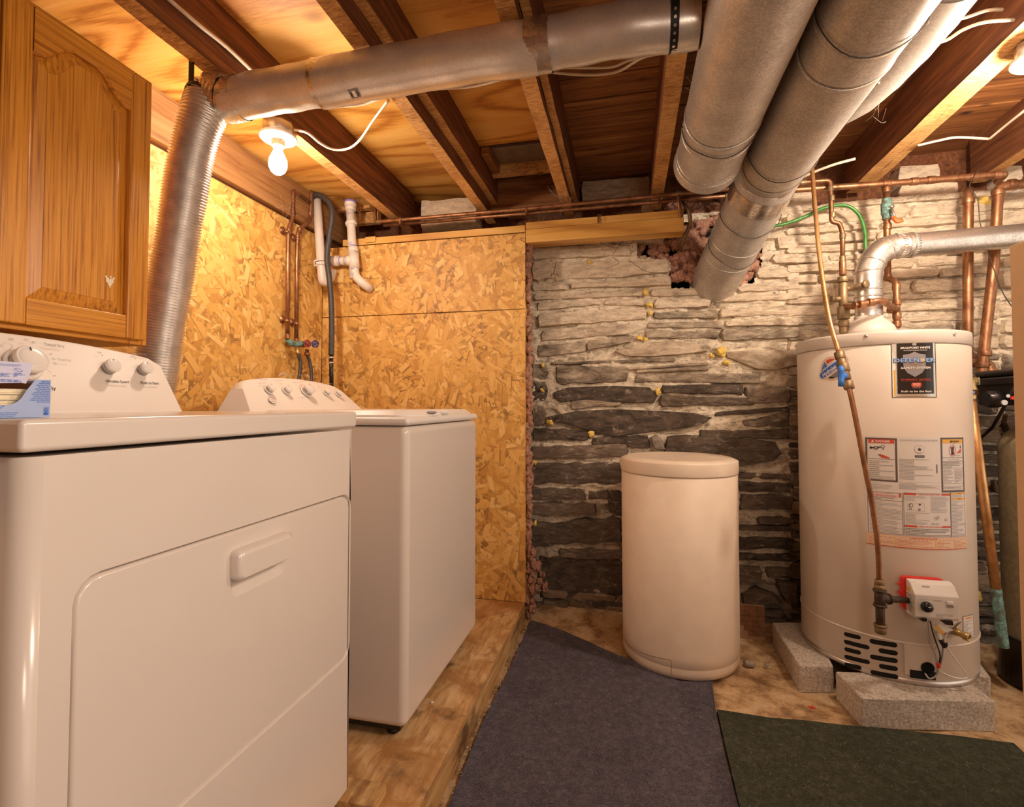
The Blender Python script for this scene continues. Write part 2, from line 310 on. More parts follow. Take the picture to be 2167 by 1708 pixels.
        if bevel or weld:
            bm = bmesh.new(); bm.from_mesh(me); bmesh.ops.remove_doubles(bm, verts=bm.verts, dist=1e-5); bmesh.ops.recalc_face_normals(bm, faces=bm.faces)
            bm.to_mesh(me); bm.free()
            if weld: return o
            if bseg > 2:
                for p in me.polygons: p.use_smooth = True
            md = o.modifiers.new('bevel', 'BEVEL'); md.harden_normals = bseg > 2; md.width = bevel; md.segments = bseg; md.limit_method = 'ANGLE'; md.angle_limit = R(35)
        if kind: o['kind'] = kind
        return o
def tag(o, label=None, cat=None, group=None, kind=None):
    if label: o['label'] = label
    if cat: o['category'] = cat
    if group: o['group'] = group
    if kind: o['kind'] = kind
    return o
def thing(name, loc, label, cat, group=None):
    o = bpy.data.objects.new(name, None); o.location = loc; o.empty_display_size = .05; COL.objects.link(o); WO[o.name] = Vector(loc)
    return tag(o, label, cat, group)
def frame(o, x, y, z):
    o, x, y, z = Vector(o), Vector(x).normalized(), Vector(y).normalized(), Vector(z).normalized()
    return lambda v: o + x*v[0] + y*v[1] + z*v[2]
def fillet(pts, r=.03, n=5):
    pts = [Vector(p) for p in pts]; out = [pts[0]]
    for i in range(1, len(pts)-1):
        a, b, c = pts[i-1], pts[i], pts[i+1]; d1 = (a-b); d2 = (c-b); k = min(r, d1.length*.45, d2.length*.45)
        p, q = b+d1.normalized()*k, b+d2.normalized()*k
        for j in range(n+1):
            u = j/n; out.append(p*(1-u)**2+b*2*u*(1-u)+q*u*u)
    return out+[pts[-1]]
def spline(pts, n=8):
    pts = [Vector(p) for p in pts]; out = []; q = [pts[0]*2-pts[1]]+pts+[pts[-1]*2-pts[-2]]
    for i in range(1, len(q)-2):
        for j in range(n):
            u = j/n; a, b, c, d = q[i-1], q[i], q[i+1], q[i+2]
            out.append(.5*((2*b)+(c-a)*u+(2*a-5*b+4*c-d)*u*u+(3*b-a-3*c+d)*u**3))
    return out+[pts[-1]]
def rrect(x0, y0, x1, y1, r, n=4):
    out = []
    for (cx, cy, a0) in ((x1-r, y1-r, 0), (x0+r, y1-r, 90), (x0+r, y0+r, 180), (x1-r, y0+r, 270)):
        for i in range(n+1): a = R(a0+90*i/n); out.append((cx+r*math.cos(a), cy+r*math.sin(a)))
    return out
def fitring(mb, p, ax, r, h=.012, mi=0): mb.lathe([(r*.97, -h), (r, -h*.8), (r, h*.8), (r*.97, h)], p, ax, 16, mi)
# flat print: shapes laid on a surface by a mapping (u, v, offset) -> point
_TX = {}
def text2d(s, bold=0.):
    k = (s, bold)
    if k not in _TX:
        cu = bpy.data.curves.new('t', 'FONT'); cu.body = s; cu.size = 1; cu.resolution_u = 2; cu.offset = bold
        ob = bpy.data.objects.new('t', cu); COL.objects.link(ob); dg = bpy.context.evaluated_depsgraph_get(); me = bpy.data.meshes.new_from_object(ob.evaluated_get(dg))
        _TX[k] = ([(v.co.x, v.co.y) for v in me.vertices], [list(p.vertices) for p in me.polygons]); bpy.data.objects.remove(ob); bpy.data.curves.remove(cu); bpy.data.meshes.remove(me)
    return _TX[k]
class Print:
    def __init__(s, fn): s.fn = fn; s.mb = MB(); s.mats = []
    def mi(s, m):
        if m not in s.mats: s.mats.append(m)
        return s.mats.index(m)
    def poly(s, pts, m, l=1):
        u0 = min(p[0] for p in pts); u1 = max(p[0] for p in pts)
        if u1-u0 > .014:
            n = int((u1-u0)/.012)+1
            for i in range(n):
                q = pts
                for sg, c in ((1, u0+(u1-u0)*i/n), (-1, u0+(u1-u0)*(i+1)/n)):
                    out = []
                    for k in range(len(q)):
                        a, b = q[k-1], q[k]; da, db = sg*(a[0]-c), sg*(b[0]-c)
                        if (da >= 0) != (db >= 0): t_ = da/(da-db); out.append((a[0]+(b[0]-a[0])*t_, a[1]+(b[1]-a[1])*t_))
                        if db >= 0: out.append(b)
                    q = out
                    if len(q) < 3: break
                if len(q) >= 3: s.mb.add([s.fn(u, v, l*.00035) for u, v in q], [list(range(len(q)))], s.mi(m))
            return s
        s.mb.add([s.fn(u, v, l*.00035) for u, v in pts], [list(range(len(pts)))], s.mi(m)); return s
    def rect(s, u0, v0, u1, v1, m, l=1):
        n = max(1, int(abs(u1-u0)/.012))
        for i in range(n):
            a = u0+(u1-u0)*i/n; b = u0+(u1-u0)*(i+1)/n; s.poly([(a, v0), (b, v0), (b, v1), (a, v1)], m, l)
        return s
    def frame(s, u0, v0, u1, v1, w_, m, l=1):
        s.rect(u0, v0, u1, v0+w_, m, l); s.rect(u0, v1-w_, u1, v1, m, l); s.rect(u0, v0, u0+w_, v1, m, l); s.rect(u1-w_, v0, u1, v1, m, l); return s
    def text(s, st, u, v, h, m, w_=None, al='c', l=3, rot=0, shear=0, bold=.0):
        vs, fs = text2d(st, bold)
        if not vs: return s
        x0 = min(a[0] for a in vs); x1 = max(a[0] for a in vs); k = h/.72; kx = (w_/(x1-x0)) if w_ else k
        off = {'c': -(x0+x1)/2, 'l': -x0, 'r': -x1}[al]; c, sn = math.cos(R(rot)), math.sin(R(rot))
        out = []
        for a, b in vs:
            x = (a+off)*kx+shear*b*k; y = b*k-h/2; out.append(s.fn(u+x*c-y*sn, v+x*sn+y*c, l*.00035))
        s.mb.add(out, fs, s.mi(m)); return s
    def lines(s, u0, v0, u1, v1, n, m, seed=0, l=2, thick=.35):
        q = random.Random(seed); dv = (v1-v0)/n
        for i in range(n):
            vv = v1-dv*(i+.5); u = u0; end = u1-(u1-u0)*(q.random()*.25 if q.random() < .7 else .6)
            while u < end:
                ww = q.uniform(.0016, .006); s.poly([(u, vv-dv*thick/2), (min(u+ww, end), vv-dv*thick/2), (min(u+ww, end), vv+dv*thick/2), (u, vv+dv*thick/2)], m, l); u += ww+.0011
        return s
    def disc(s, u, v, r, m, l=1, n=20, ry=None):
        ry = ry or r; return s.poly([(u+r*math.cos(2*PI*i/n), v+ry*math.sin(2*PI*i/n)) for i in range(n)], m, l)
    def line(s, pts, wd, m, l=2):
        for (a, b), (c, d) in zip(pts, pts[1:]):
            L_ = math.hypot(c-a, d-b) or 1; nx, ny = -(d-b)/L_*wd/2, (c-a)/L_*wd/2; s.poly([(a+nx, b+ny), (c+nx, d+ny), (c-nx, d-ny), (a-nx, b-ny)], m, l)
        return s
    def build(s, name, parent): o = s.mb.build(name, s.mats, parent); o['kind'] = 'stuff'; return o
# ============================================================ the setting
FX0, FX1, FY0, FY1 = -1.62, 3.0, -1.6, 2.66
ZC = 2.27; ZJ = 2.07; XL = -1.62; YP = 2.42; YS = 2.62
# floor: uneven dirty concrete
m = MB(); nx, ny = 110, 100; vs = []
for j in range(ny+1):
    for i in range(nx+1):
        x = FX0+(FX1-FX0)*i/nx; y = FY0+(2.9-FY0)*j/ny
        z = .006*mnoise.noise(Vector((x*4, y*4, 0)))+.003*mnoise.noise(Vector((x*14, y*14, 3)))-.006
        if y > 2.42: z += (y-2.42)*.16*(1+.6*mnoise.noise(Vector((x*5, 1, 1))))
        vs.append((x, y, z))
m.add(vs, [(j*(nx+1)+i, j*(nx+1)+i+1, (j+1)*(nx+1)+i+1, (j+1)*(nx+1)+i) for j in range(ny) for i in range(nx)], 0, True)
tag(m.build('floor', 'dirt'), 'dusty tan concrete floor with dirt and rust stains', kind='structure')
# left wall: OSB sheets, beam above
wl = tag(MB().box((XL-.06, FY0, 0), (XL-.012, 3.0, ZC)).build('wall_left', 'joist'), 'left wall sheathed in oriented strand board', kind='structure')
for (a, b) in ((-.03, YP-.002), (-1.25, -.034), (-1.6, -1.254)):
    MB().box((XL-.012, a, .0), (XL, b, 1.975)).build('osb_panel', 'osb_y', wl)
MB().box((XL-.012, FY0, 1.985), (XL+.03, YP+.2, 2.165)).build('rim_beam', 'beam_l', wl, .004)
MB().box((-1.68, FY0-.08, -.02), (FX1, FY0-.0, ZC)).build('wall_front_blocker', 'joist')['kind'] = 'structure'  # unseen wall, added to keep ambient light off the near sides
# partition of OSB with its lumber
wp = tag(MB().box((-1.60, YP+.0125, .0), (-1.0, YP+.05, 1.87)).build('wall_partition', 'joist'), 'short partition of oriented strand board with pine header', kind='structure')
xe = -.490
MB().box((XL+.001, YP, 1.540), (xe, YP+.0115, 1.918)).build('osb_panel', 'osb_x', wp, .001)
MB().box((XL+.001, YP, .1), (xe, YP+.0115, 1.536)).build('osb_panel', 'osb_x', wp, .001)
MB().box((-1.50, YP, 1.923), (xe, YP+.04, 1.958)).build('top_plate', 'newwood', wp, .002)
MB().box((-1.36, YP-.012, 1.93), (-1.30, YP, 1.96)).build('pine_block', 'newwood', wp, .002)
MB().box((xe-.045, YP+.012, .1), (xe-.004, YP+.09, 1.918)).build('stud', 'newwood', wp, .002)
MB().box((xe+.003, YP+.0, 1.868), (.262, YP+.085, 1.9355)).build('header_beam', 'newwood', wp, .002)
MB().box((xe+.003, YP+.004, 1.9375), (.262, YP+.085, 1.972)).build('header_beam', 'newwood', wp, .002)
# old rusty latch and stub wire on the header
a = PY(1268, 462, YP-.004); m = MB(); m.box((a.x-.008, YP-.005, a.z-.022), (a.x-.002, YP-.001, a.z+.02)); m.tube([a+Vector((-.004, -.004, .016)), a+Vector((.012, -.008, .012)), a+Vector((.002, -.008, 0)), a+Vector((.013, -.008, -.01)), a+Vector((-.004, -.006, -.014))], .0022, 6)
m.build('rusty_latch', 'copper', wp)
# pink batt squeezed out of the open end of the partition
m = MB(); q = random.Random(5)
for i in range(96):
    z = 1.86-i*.0184; m.ico((xe+.004+q.uniform(-.006, .008), YP+.055+q.uniform(-.015, .02), z), q.uniform(.012, .024), (.6+q.random()*.4, 1.1, 1.3), 1.1, i, 2, 0, 3.5)
for i, (px, py, s_) in enumerate(((1127, 1175, .03), (1135, 1205, .032), (1146, 1222, .026), (1155, 1243, .02), (1130, 1235, .03), (1122, 1262, .03), (1126, 1288, .022), (1120, 1300, .016))):
    [m.ico(PY(px, py, YP+.04)+Vector((q.uniform(-.6, .6), q.uniform(-.5, .5), q.uniform(-1, 1)))*s_, s_*q.uniform(.35, .6), (.8, .8, 1.4), .8, i*9+k_, 3, 0, 3.4) for k_ in range(7)]
m.build('insulation_batt', 'pink', wp, kind='stuff')
# ceiling: panels, planks, joists
ce = tag(MB().box((FX0, FY0, ZC+.02), (FX1, 3.0, ZC+.06)).build('ceiling', 'joist'), 'underside of the floor above with joists and subfloor', kind='structure')
yb = PZ(1100, 300, ZC).y
MB().box((-1.62, FY0, 2.172), (-1.247, 2.9, 2.19)).build('plywood_panel', 'ply', ce, .001)
for (x0, x1, y0, y1) in ((-1.218, -.73, FY0, 1.2), (-1.218, -.73, 1.203, 2.9), (-.726, -.30, FY0, 1.0), (-.726, -.30, 1.003, yb)):
    MB().box((x0, y0, ZC), (x1, y1, ZC+.018)).build('plywood_panel', 'ply', ce, .001)
y = -.9; q = random.Random(3)
while y < 2.95:
    wd = q.uniform(.12, .15)
    for (x0, x1) in ((-.299, .14), (.142, .6), (.602, 1.05), (1.052, 1.56), (1.562, 2.1)):
        MB().box((x0, y, ZC+q.uniform(-.003, .002)), (x1, y+wd-.006, ZC+.018)).build('subfloor_plank', 'plank', ce, .002)
    y += wd
# the slot in the plywood bay, with metal sheet and blocking behind
MB().box((-.70, yb+.03, ZC+.0), (-.28, yb+.19, ZC+.015)).build('tin_patch', 'galv_d', ce)
MB().box((-.66, yb+.20, ZC-.05), (-.28, yb+.235, ZC+.01)).build('blocking', 'joist_b', ce, .003)
MB().box((-.66, yb+.0, ZC-.04), (-.62, yb+.22, ZC+.0)).build('blocking', 'plank', ce, .003)
MB().box((-.72, 2.545, 2.1), (-.27, 2.58, 2.265)).build('blocking', 'plank', ce, .003)
for (p0, p1, Y) in (((700, 428), (782, 440), 2.50), ((742, 452), (800, 470), 2.56)):
    a_, b_ = PY(*p0, Y), PY(*p1, Y); MB().box((a_.x, Y, b_.z), (b_.x, Y+.04, a_.z)).build('blocking', 'joist_b', ce, .002)
MB().box((-.43, yb+.205, ZC-.012), (-.40, yb+.24, ZC-.052)).build('blocking', 'plank', ce, .002)
JO = [(-1.245, -1.19, ZJ), (-.750, -.700, ZJ), (-.318, -.268, ZJ), (.120, .176, ZJ), (.555, .605, ZJ), (1.025, 1.072, ZJ), (1.076, 1.112, ZJ+.004), (1.53, 1.585, ZJ), (2.02, 2.07, ZJ), (-.698, -.664, 2.13), (-.266, -.240, 2.105)]
for (x0, x1, z0) in JO:
    m = MB(); n = 46; vs = []; q = random.Random(int(x0*1000))
    for i in range(n+1):
        yy = FY0+(2.66-FY0)*i/n; wb = .0022*(q.random()-.5); wz = .004*(q.random()-.5)
        vs += [(x0+wb, yy, z0+wz), (x1+wb, yy, z0+wz*.6), (x1+wb, yy, ZC+.001), (x0+wb, yy, ZC+.001)]
    fs = [(i*4+k, (i+1)*4+k, (i+1)*4+(k+1) % 4, i*4+(k+1) % 4) for i in range(n) for k in range(4)]
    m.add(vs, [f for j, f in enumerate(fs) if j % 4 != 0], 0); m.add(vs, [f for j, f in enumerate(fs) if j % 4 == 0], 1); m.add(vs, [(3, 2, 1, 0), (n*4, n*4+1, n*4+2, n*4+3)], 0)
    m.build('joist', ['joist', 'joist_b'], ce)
# rear stone wall: mortar face with a hole for the duct, stones, foam
HOLE = [PY(1345, 500, YS+.02), PY(1625, 430, YS+.02), PY(1610, 560, YS+.02), PY(1590, 612, YS+.02), PY(1420, 612, YS+.02), PY(1415, 552, YS+.02), PY(1350, 545, YS+.02)]
HP = [(p.x, p.z) for p in HOLE]
def inpoly(x, z, P_):
    c = False
    for i in range(len(P_)):
        a, b = P_[i], P_[i-1]
        if (a[1] > z) != (b[1] > z) and x < (b[0]-a[0])*(z-a[1])/(b[1]-a[1])+a[0]: c = not c
    return c
m = MB(); X0, X1, Z1 = -.62, 2.9, 2.02; nx, nz = 470, 270; vs = []
for j in range(nz+1):
    for i in range(nx+1):
        x = X0+(X1-X0)*i/nx; z = -.02+(Z1+.02)*j/nz
        d = .014*mnoise.noise(Vector((x*7, z*16, 0)))+.010*mnoise.noise(Vector((x*22, z*40, 5)))+.006*mnoise.noise(Vector((x*50, z*90, 5)))
        if mnoise.noise(Vector((x*4, z*9, 8))) > .25: d += .018
        vs.append((x+.004*mnoise.noise(Vector((x*60, z*60, 1))), YS+.005+d, z+.004*mnoise.noise(Vector((x*60, z*60, 7)))))
fs = []
for j in range(nz):
    for i in range(nx):
        x = X0+(X1-X0)*(i+.5)/nx; z = -.02+(Z1+.02)*(j+.5)/nz
        if inpoly(x+.010*mnoise.noise(Vector((x*30, z*30, 3))), z+.010*mnoise.noise(Vector((x*30, z*30, 4))), HP): continue
        fs.append((j*(nx+1)+i, j*(nx+1)+i+1, (j+1)*(nx+1)+i+1, (j+1)*(nx+1)+i))
m.add(vs, fs, 0, True)
MBACK = True
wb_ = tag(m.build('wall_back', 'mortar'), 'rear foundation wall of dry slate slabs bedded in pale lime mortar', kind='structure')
MB().box((-1.7, 2.95, -.02), (X1, 3.0, ZC)).build('backing', 'hole', wb_)
MB().box((-1.62, YS+.02, -.02), (X0, 2.66, 2.0)).build('backing', 'mortar', wb_)
MB().box((X1, 2.0, -.02), (X1+.05, 3.0, ZC)).build('backing', 'mortar', wb_)
MB().box((-1.62, 2.76, 2.0), (X1, 2.80, ZC)).build('rim_joist', 'joist', wb_)
MB().box((-1.62, 2.66, 2.0), (X1, 2.94, 2.02)).build('ledge', 'mortar', wb_)
q = random.Random(11); NST = [0]
def stone_obj(poly, mat, proud=None, seed=0):
    """poly: [(x, z)] outline on the wall, ccw"""
    n = len(poly); cx = sum(p[0] for p in poly)/n; cz = sum(p[1] for p in poly)/n
    h = max(p[1] for p in poly)-min(p[1] for p in poly); ins = min(.0035, h*.1); pr = q.uniform(.002, .018) if proud is None else proud
    vs = []; ca = []
    for (x, z) in poly:
        d = math.hypot(x-cx, z-cz) or 1; ix = x-(x-cx)/d*ins*(1+abs(x-cx)/d); iz = z-(z-cz)/max(h*.5, abs(z-cz))*ins
        vs.append((x, YS+.05, z)); ca.append((ix, iz))
    vs += [(x, YS+.004, z) for x, z in poly]
    vs += [(x, YS-pr+.006*mnoise.noise(Vector((x*9, z*20, 1))), z) for x, z in ca]
    mid = [(cx+(x-cx)*.55, YS-pr-.002+q.uniform(-.0022, .0022), cz+(z-cz)*.5) for x, z in ca]; vs += mid; vs.append((cx+q.uniform(-.3, .3)*.4*(max(p[0] for p in poly)-cx), YS-pr-.002+q.uniform(-.002, .002), cz))
    fs = [(i, (i+1) % n, n+(i+1) % n, n+i) for i in range(n)]+[(n+i, n+(i+1) % n, 2*n+(i+1) % n, 2*n+i) for i in range(n)]+[(2*n+i, 2*n+(i+1) % n, 3*n+(i+1) % n, 3*n+i) for i in range(n)]+[(3*n+i, 3*n+(i+1) % n, 4*n) for i in range(n)]
    NST[0] += 1
    return MB().add(vs, fs).build('stone', mat, wb_)
def outline(x0, x1, zt0, zt1, zb0, zb1, jag=.15, ends=.4, k=9):
    k = max(3, min(10, int((x1-x0)/.03)))
    """zt left/right top, zb left/right bottom; ends = how far ends taper to points"""
    out = []; L = x1-x0; h = max(.012, (zt0+zt1-zb0-zb1)/2)
    for i in range(k+1):
        u = i/k; out.append((x0+L*u+(q.uniform(0, .012) if i == 0 else -q.uniform(0, .012) if i == k else q.uniform(-.3, .3)*L/k*.5), zb0+(zb1-zb0)*u+q.uniform(-jag, jag)*h*.5))
    out.append((x1+q.uniform(-.002, .006), (zt1+zb1)/2+q.uniform(-.2, .2)*h))
    for i in range(k, -1, -1):
        u = i/k; out.append((x0+L*u+(q.uniform(0, .012) if i == 0 else -q.uniform(0, .012) if i == k else q.uniform(-.3, .3)*L/k*.5), zt0+(zt1-zt0)*u+q.uniform(-jag, jag)*h*.5))
    out.append((x0-q.uniform(-.002, .006), (zt0+zb0)/2+q.uniform(-.2, .2)*h))
    return out
TR = [(1126,1405,499,487,519,512),(1126,1335,523,520,551,541),(1126,1168,556,554,594,592),(1172,1418,556,549,595,577),(1126,1205,602,599,618,614),(1208,1422,601,584,611,606),
(1130,1362,621,612,636,627),(1137,1275,640,636,658,645),(1278,1362,634,632,646,648),(1137,1370,663,651,693,676),(1145,1345,698,684,722,706),(1137,1240,730,722,758,744),(1243,1338,720,712,742,724),
(1377,1555,611,607,628,624),(1559,1692,600,596,620,614),(1383,1505,633,630,655,650),(1509,1692,626,618,641,634),(1382,1520,661,655,676,673),(1523,1692,653,645,672,665),(1368,1530,682,680,694,695),(1533,1692,680,672,692,690),
(1365,1520,699,702,716,717),(1526,1692,697,694,721,716),(1165,1430,767,757,772,765),(1176,1330,777,773,813,809),(1326,1500,778,767,784,772),(1342,1610,794,789,810,812),(1345,1500,783,776,790,784),
(1398,1572,815,813,831,836),(1395,1600,837,842,860,858),(1205,1315,847,842,866,858),(1576,1672,818,822,852,852),(1511,1672,872,860,881,870),(1568,1672,891,872,902,903),(1482,1672,911,909,928,929),
(1128,1248,906,912,931,932),(1252,1375,926,921,940,948),(1125,1330,945,939,970,966),(1120,1316,982,978,1024,1022),(1120,1240,1031,1036,1056,1058),(1245,1290,1040,1036,1056,1057),(1120,1262,1062,1065,1088,1091),
(1286,1318,1036,1038,1084,1086),(1122,1316,1106,1094,1155,1147),(1182,1320,1161,1164,1180,1184),(1140,1320,1178,1180,1262,1256),(1128,1195,1274,1270,1296,1291),(1252,1320,1270,1276,1286,1292),(1126,1160,768,770,800,802),(1126,1158,806,808,850,846),(1126,1154,856,858,900,898),
(1562,1676,999,1004,1012,1015),(1562,1679,1018,1023,1040,1043),(1562,1681,1047,1049,1078,1080),(1602,1682,1093,1096,1107,1108),(1562,1681,1111,1112,1122,1124),(1562,1682,1136,1139,1162,1161),(1562,1684,1170,1171,1185,1186),(1562,1612,1196,1200,1236,1236),(1618,1686,1201,1200,1223,1222),
(1640,1690,500,497,530,527),(1632,1692,540,536,560,558),(1600,1692,566,563,590,588),(1640,1700,440,437,462,458)]
for r_ in TR:
    c = [PY(r_[0], r_[2], YS), PY(r_[1], r_[3], YS), PY(r_[0], r_[4], YS), PY(r_[1], r_[5], YS)]
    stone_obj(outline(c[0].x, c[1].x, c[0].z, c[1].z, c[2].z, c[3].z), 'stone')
def traced(pts, mat, proud=.016): stone_obj([(PY(a, b, YS).x, PY(a, b, YS).z) for a, b in pts][::-1], mat, proud)
traced([(1172, 830), (1200, 820), (1300, 816), (1375, 820), (1391, 838), (1385, 852), (1300, 852), (1240, 846), (1185, 852), (1172, 842)], 'stone')
traced([(1158, 882), (1220, 870), (1300, 866), (1400, 870), (1470, 874), (1508, 884), (1490, 896), (1450, 906), (1380, 914), (1300, 925), (1260, 916), (1210, 900), (1165, 890)], 'stone')
traced([(1300, 744), (1340, 730), (1420, 720), (1470, 728), (1497, 744), (1450, 750), (1370, 756), (1320, 754)], 'stone_br')
traced([(1532, 745), (1600, 741), (1690, 739), (1692, 772), (1640, 785), (1600, 782), (1560, 766), (1535, 756)], 'stone_br')
traced([(1412, 924), (1450, 920), (1600, 930), (1640, 935), (1655, 960), (1640, 975), (1560, 988), (1540, 1000), (1400, 1000), (1405, 950)], 'stone')
traced([(1376, 925), (1390, 920), (1405, 935), (1408, 952), (1385, 950)], 'stone_lt', .03)
traced([(1568, 1255), (1600, 1242), (1640, 1258), (1655, 1275), (1600, 1280), (1570, 1276)], 'stone_br')
traced([(1640, 1225), (1684, 1232), (1684, 1275), (1660, 1268), (1645, 1245)], 'stone', .035)
# courses elsewhere
def courses(x0, x1, z0, z1, hmin, hmax, lmin, lmax, mats, skip=None):
    z = z0
    while z < z1-.015:
        h = min(q.uniform(hmin, hmax), z1-z); x = x0-q.uniform(0, .1); sl = q.uniform(-.01, .01)
        while x < x1:
            L = q.uniform(lmin, lmax); e = min(x+L, x1); xs = max(x, x0)
            if e-xs > .03 and not (skip and (skip(xs+.02, z+h/2) or skip(e-.02, z+h/2) or skip((xs+e)/2, z+h/2))):
                stone_obj(outline(xs, e-.006, z+h-.006+q.uniform(-.006, .003), z+h-.006+q.uniform(-.006, .003), z+q.uniform(0, .006), z+q.uniform(0, .006)), q.choice(mats))
            x += L
        z += h
    return
hs = lambda x, z: inpoly(x, z, HP)
ms = ['stone', 'stone', 'stone', 'stone_br']
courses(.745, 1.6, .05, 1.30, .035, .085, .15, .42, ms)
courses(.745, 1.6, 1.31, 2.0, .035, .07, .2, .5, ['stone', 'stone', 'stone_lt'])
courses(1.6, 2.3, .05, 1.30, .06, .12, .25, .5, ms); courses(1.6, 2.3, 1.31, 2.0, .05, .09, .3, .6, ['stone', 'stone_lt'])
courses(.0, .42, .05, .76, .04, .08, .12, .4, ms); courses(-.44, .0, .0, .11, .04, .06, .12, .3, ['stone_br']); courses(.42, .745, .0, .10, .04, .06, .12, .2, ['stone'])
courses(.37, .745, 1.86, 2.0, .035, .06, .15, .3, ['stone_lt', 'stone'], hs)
# slabs filling between the joist ends, above the wall
for (px0, px1, y0, y1, Y) in ((890, 1008, 425, 470, 2.56), (1062, 1190, 392, 440, 2.66), (1230, 1378, 384, 412, 2.66), (1225, 1330, 362, 384, 2.72), (1060, 1150, 378, 394, 2.70), (1900, 1990, 352, 385, 2.66), (1905, 2030, 392, 412, 2.63), (2120, 2167, 350, 385, 2.66), (1640, 1720, 400, 440, 2.64), (300, 420, 440, 470, 2.7)):
    a, b = PY(px0, y0, Y), PY(px1, y1, Y); m = MB(); n = 6; vs = []
    o_ = outline(a.x, b.x, a.z, a.z-.006, b.z, b.z, .05)
    vs = [(x, Y+.012*mnoise.noise(Vector((x*12, z*12, 2))), z) for x, z in o_]+[(x, Y+.12, z) for x, z in o_]; k = len(o_)
    m.add(vs, [list(range(k)), list(range(k, 2*k))[::-1]]+[(i, (i+1) % k, k+(i+1) % k, k+i) for i in range(k)]); m.build('stone', 'stone_lt', wb_, .004)
# pink insulation stuffed round the duct
m = MB(); q2 = random.Random(8)
for (px, py, s_, Y) in ((1385, 530, .05, 2.68), (1360, 520, .035, 2.67), (1405, 545, .035, 2.65), (1445, 520, .085, 2.66), (1470, 480, .08, 2.67), (1450, 555, .07, 2.64), (1435, 590, .05, 2.63), (1470, 585, .06, 2.63), (1475, 450, .07, 2.68), (1510, 455, .06, 2.68), (1550, 570, .08, 2.66), (1580, 560, .055, 2.63), (1590, 535, .05, 2.64), (1570, 595, .04, 2.62), (1600, 500, .04, 2.68), (1520, 590, .06, 2.68), (1500, 530, .08, 2.7), (1425, 440, .06, 2.72), (1540, 430, .07, 2.74), (1330, 530, .03, 2.7), (1600, 560, .05, 2.68), (1605, 585, .04, 2.67), (1575, 580, .06, 2.66), (1600, 530, .05, 2.69), (1380, 555, .04, 2.67), (1430, 560, .06, 2.66), (1420, 500, .06, 2.69), (1400, 520, .05, 2.68), (1450, 500, .07, 2.67), (1465, 540, .07, 2.66), (1350, 540, .03, 2.68), (1560, 540, .08, 2.7), (1600, 470, .06, 2.72)):
    for k in range(7): m.ico(PY(px, py, Y)+Vector((q2.uniform(-1, 1), q2.uniform(-.4, .4), q2.uniform(-1, 1)))*s_*.45, s_*q2.uniform(.35, .62), (q2.uniform(.7, 1.2), .8, q2.uniform(.6, 1.2)), .62, q2.randint(0, 999), 3, 0, 3.2)
tag(m.build('insulation', 'pink'), 'wad of pink fibreglass insulation stuffed round the duct in the stone wall', 'insulation', kind='stuff')
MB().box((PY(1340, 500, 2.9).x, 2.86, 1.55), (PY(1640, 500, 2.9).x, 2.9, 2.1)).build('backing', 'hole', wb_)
# yellow foam blobs
for i, (px, py, r_) in enumerate(((1247, 554, .012), (1366, 618, .012), (1374, 645, .014), (1375, 662, .011), (1353, 715, .014), (1366, 718, .008), (1505, 752, .012), (1527, 745, .018), (1537, 767, .013), (1392, 828, .013), (1163, 893, .017), (1251, 918, .014), (1146, 825, .012), (1148, 773, .008), (1128, 978, .014), (1132, 1108, .013), (1118, 1030, .012), (1700, 790, .01), (2083, 425, .024), (2062, 1262, .02))):
    m = MB(); m.ico(PY(px, py, YS-.012), r_, (1.2 if i % 3 else .8, .8, 1.3 if i % 2 else .8), .5, i, 3, 0, 1.6); m.ico(PY(px, py, YS-.008)+Vector((r_*.7, 0, -r_*.5)), r_*.6, (1, 1, 1), .5, i+40, 2); m.build('foam_blob', 'foam', wb_)
# loose strings and cobweb strands
m = MB()
for pts in (((1248, 470), (1252, 500), (1300, 525), (1322, 505)), ((1322, 505), (1297, 540), (1310, 555), (1300, 562)), ((1330, 550), (1370, 575), (1415, 577)), ((1250, 488), (1320, 520), (1350, 500), (1400, 460))):
    m.tube(spline([PY(a, b, 2.5) for a, b in pts], 6), .0011, 5)
m.build('hanging_string', 'wire', wb_)
# wooden step / platform under the machines
pf = thing('wooden_platform', (-1.0, .6, 0), 'low stained plywood platform under the washer and dryer', 'platform')
MB().box((XL+.002, -1.2, .081), (-.492, YP-.002, .1)).build('deck_board', 'platply', pf, .0015)
MB().box((-.530, -1.2, .0), (-.494, YP+.015, .0805)).build('side_board', 'platside', pf, .002)
MB().box((XL+.002, -1.2, .0), (-1.58, YP-.002, .0805)).build('side_board', 'platside', pf, .002)
a = PZ(745, 1690, .1); MB().box((-.69, a.y-.045, .1), (-.585, a.y+.03, .128)).build('shim_block', 'platside', pf, .003)
# carpets
def carpet_obj(name, px, mat, label, th=.010, extra=None):
    pts = [PZ(a, b, th) for a, b in px]; pts = [(p.x, p.y) for p in pts]+(extra or [])
    m = MB(); bm = bmesh.new(); vv = [bm.verts.new((x, y, 0)) for x, y in pts]; f = bm.faces.new(vv); bmesh.ops.triangulate(bm, faces=[f]); bmesh.ops.subdivide_edges(bm, edges=bm.edges, cuts=12, use_grid_fill=True)
    bmesh.ops.triangulate(bm, faces=bm.faces)
    vs = [(v.co.x, v.co.y, th+.004*mnoise.noise(Vector((v.co.x*6, v.co.y*6, 0)))) for v in bm.verts]; fs = [[v.index for v in f.verts] for f in bm.faces]; be = [(e.verts[0].index, e.verts[1].index) for e in bm.edges if e.is_boundary]; bm.free()
    n = len(vs); m.add(vs+[(x, y, -.002) for x, y, z in vs], fs+[(a, b, b+n, a+n) for a, b in be], 0, True)
    return tag(m.build(name, mat), label, 'carpet')
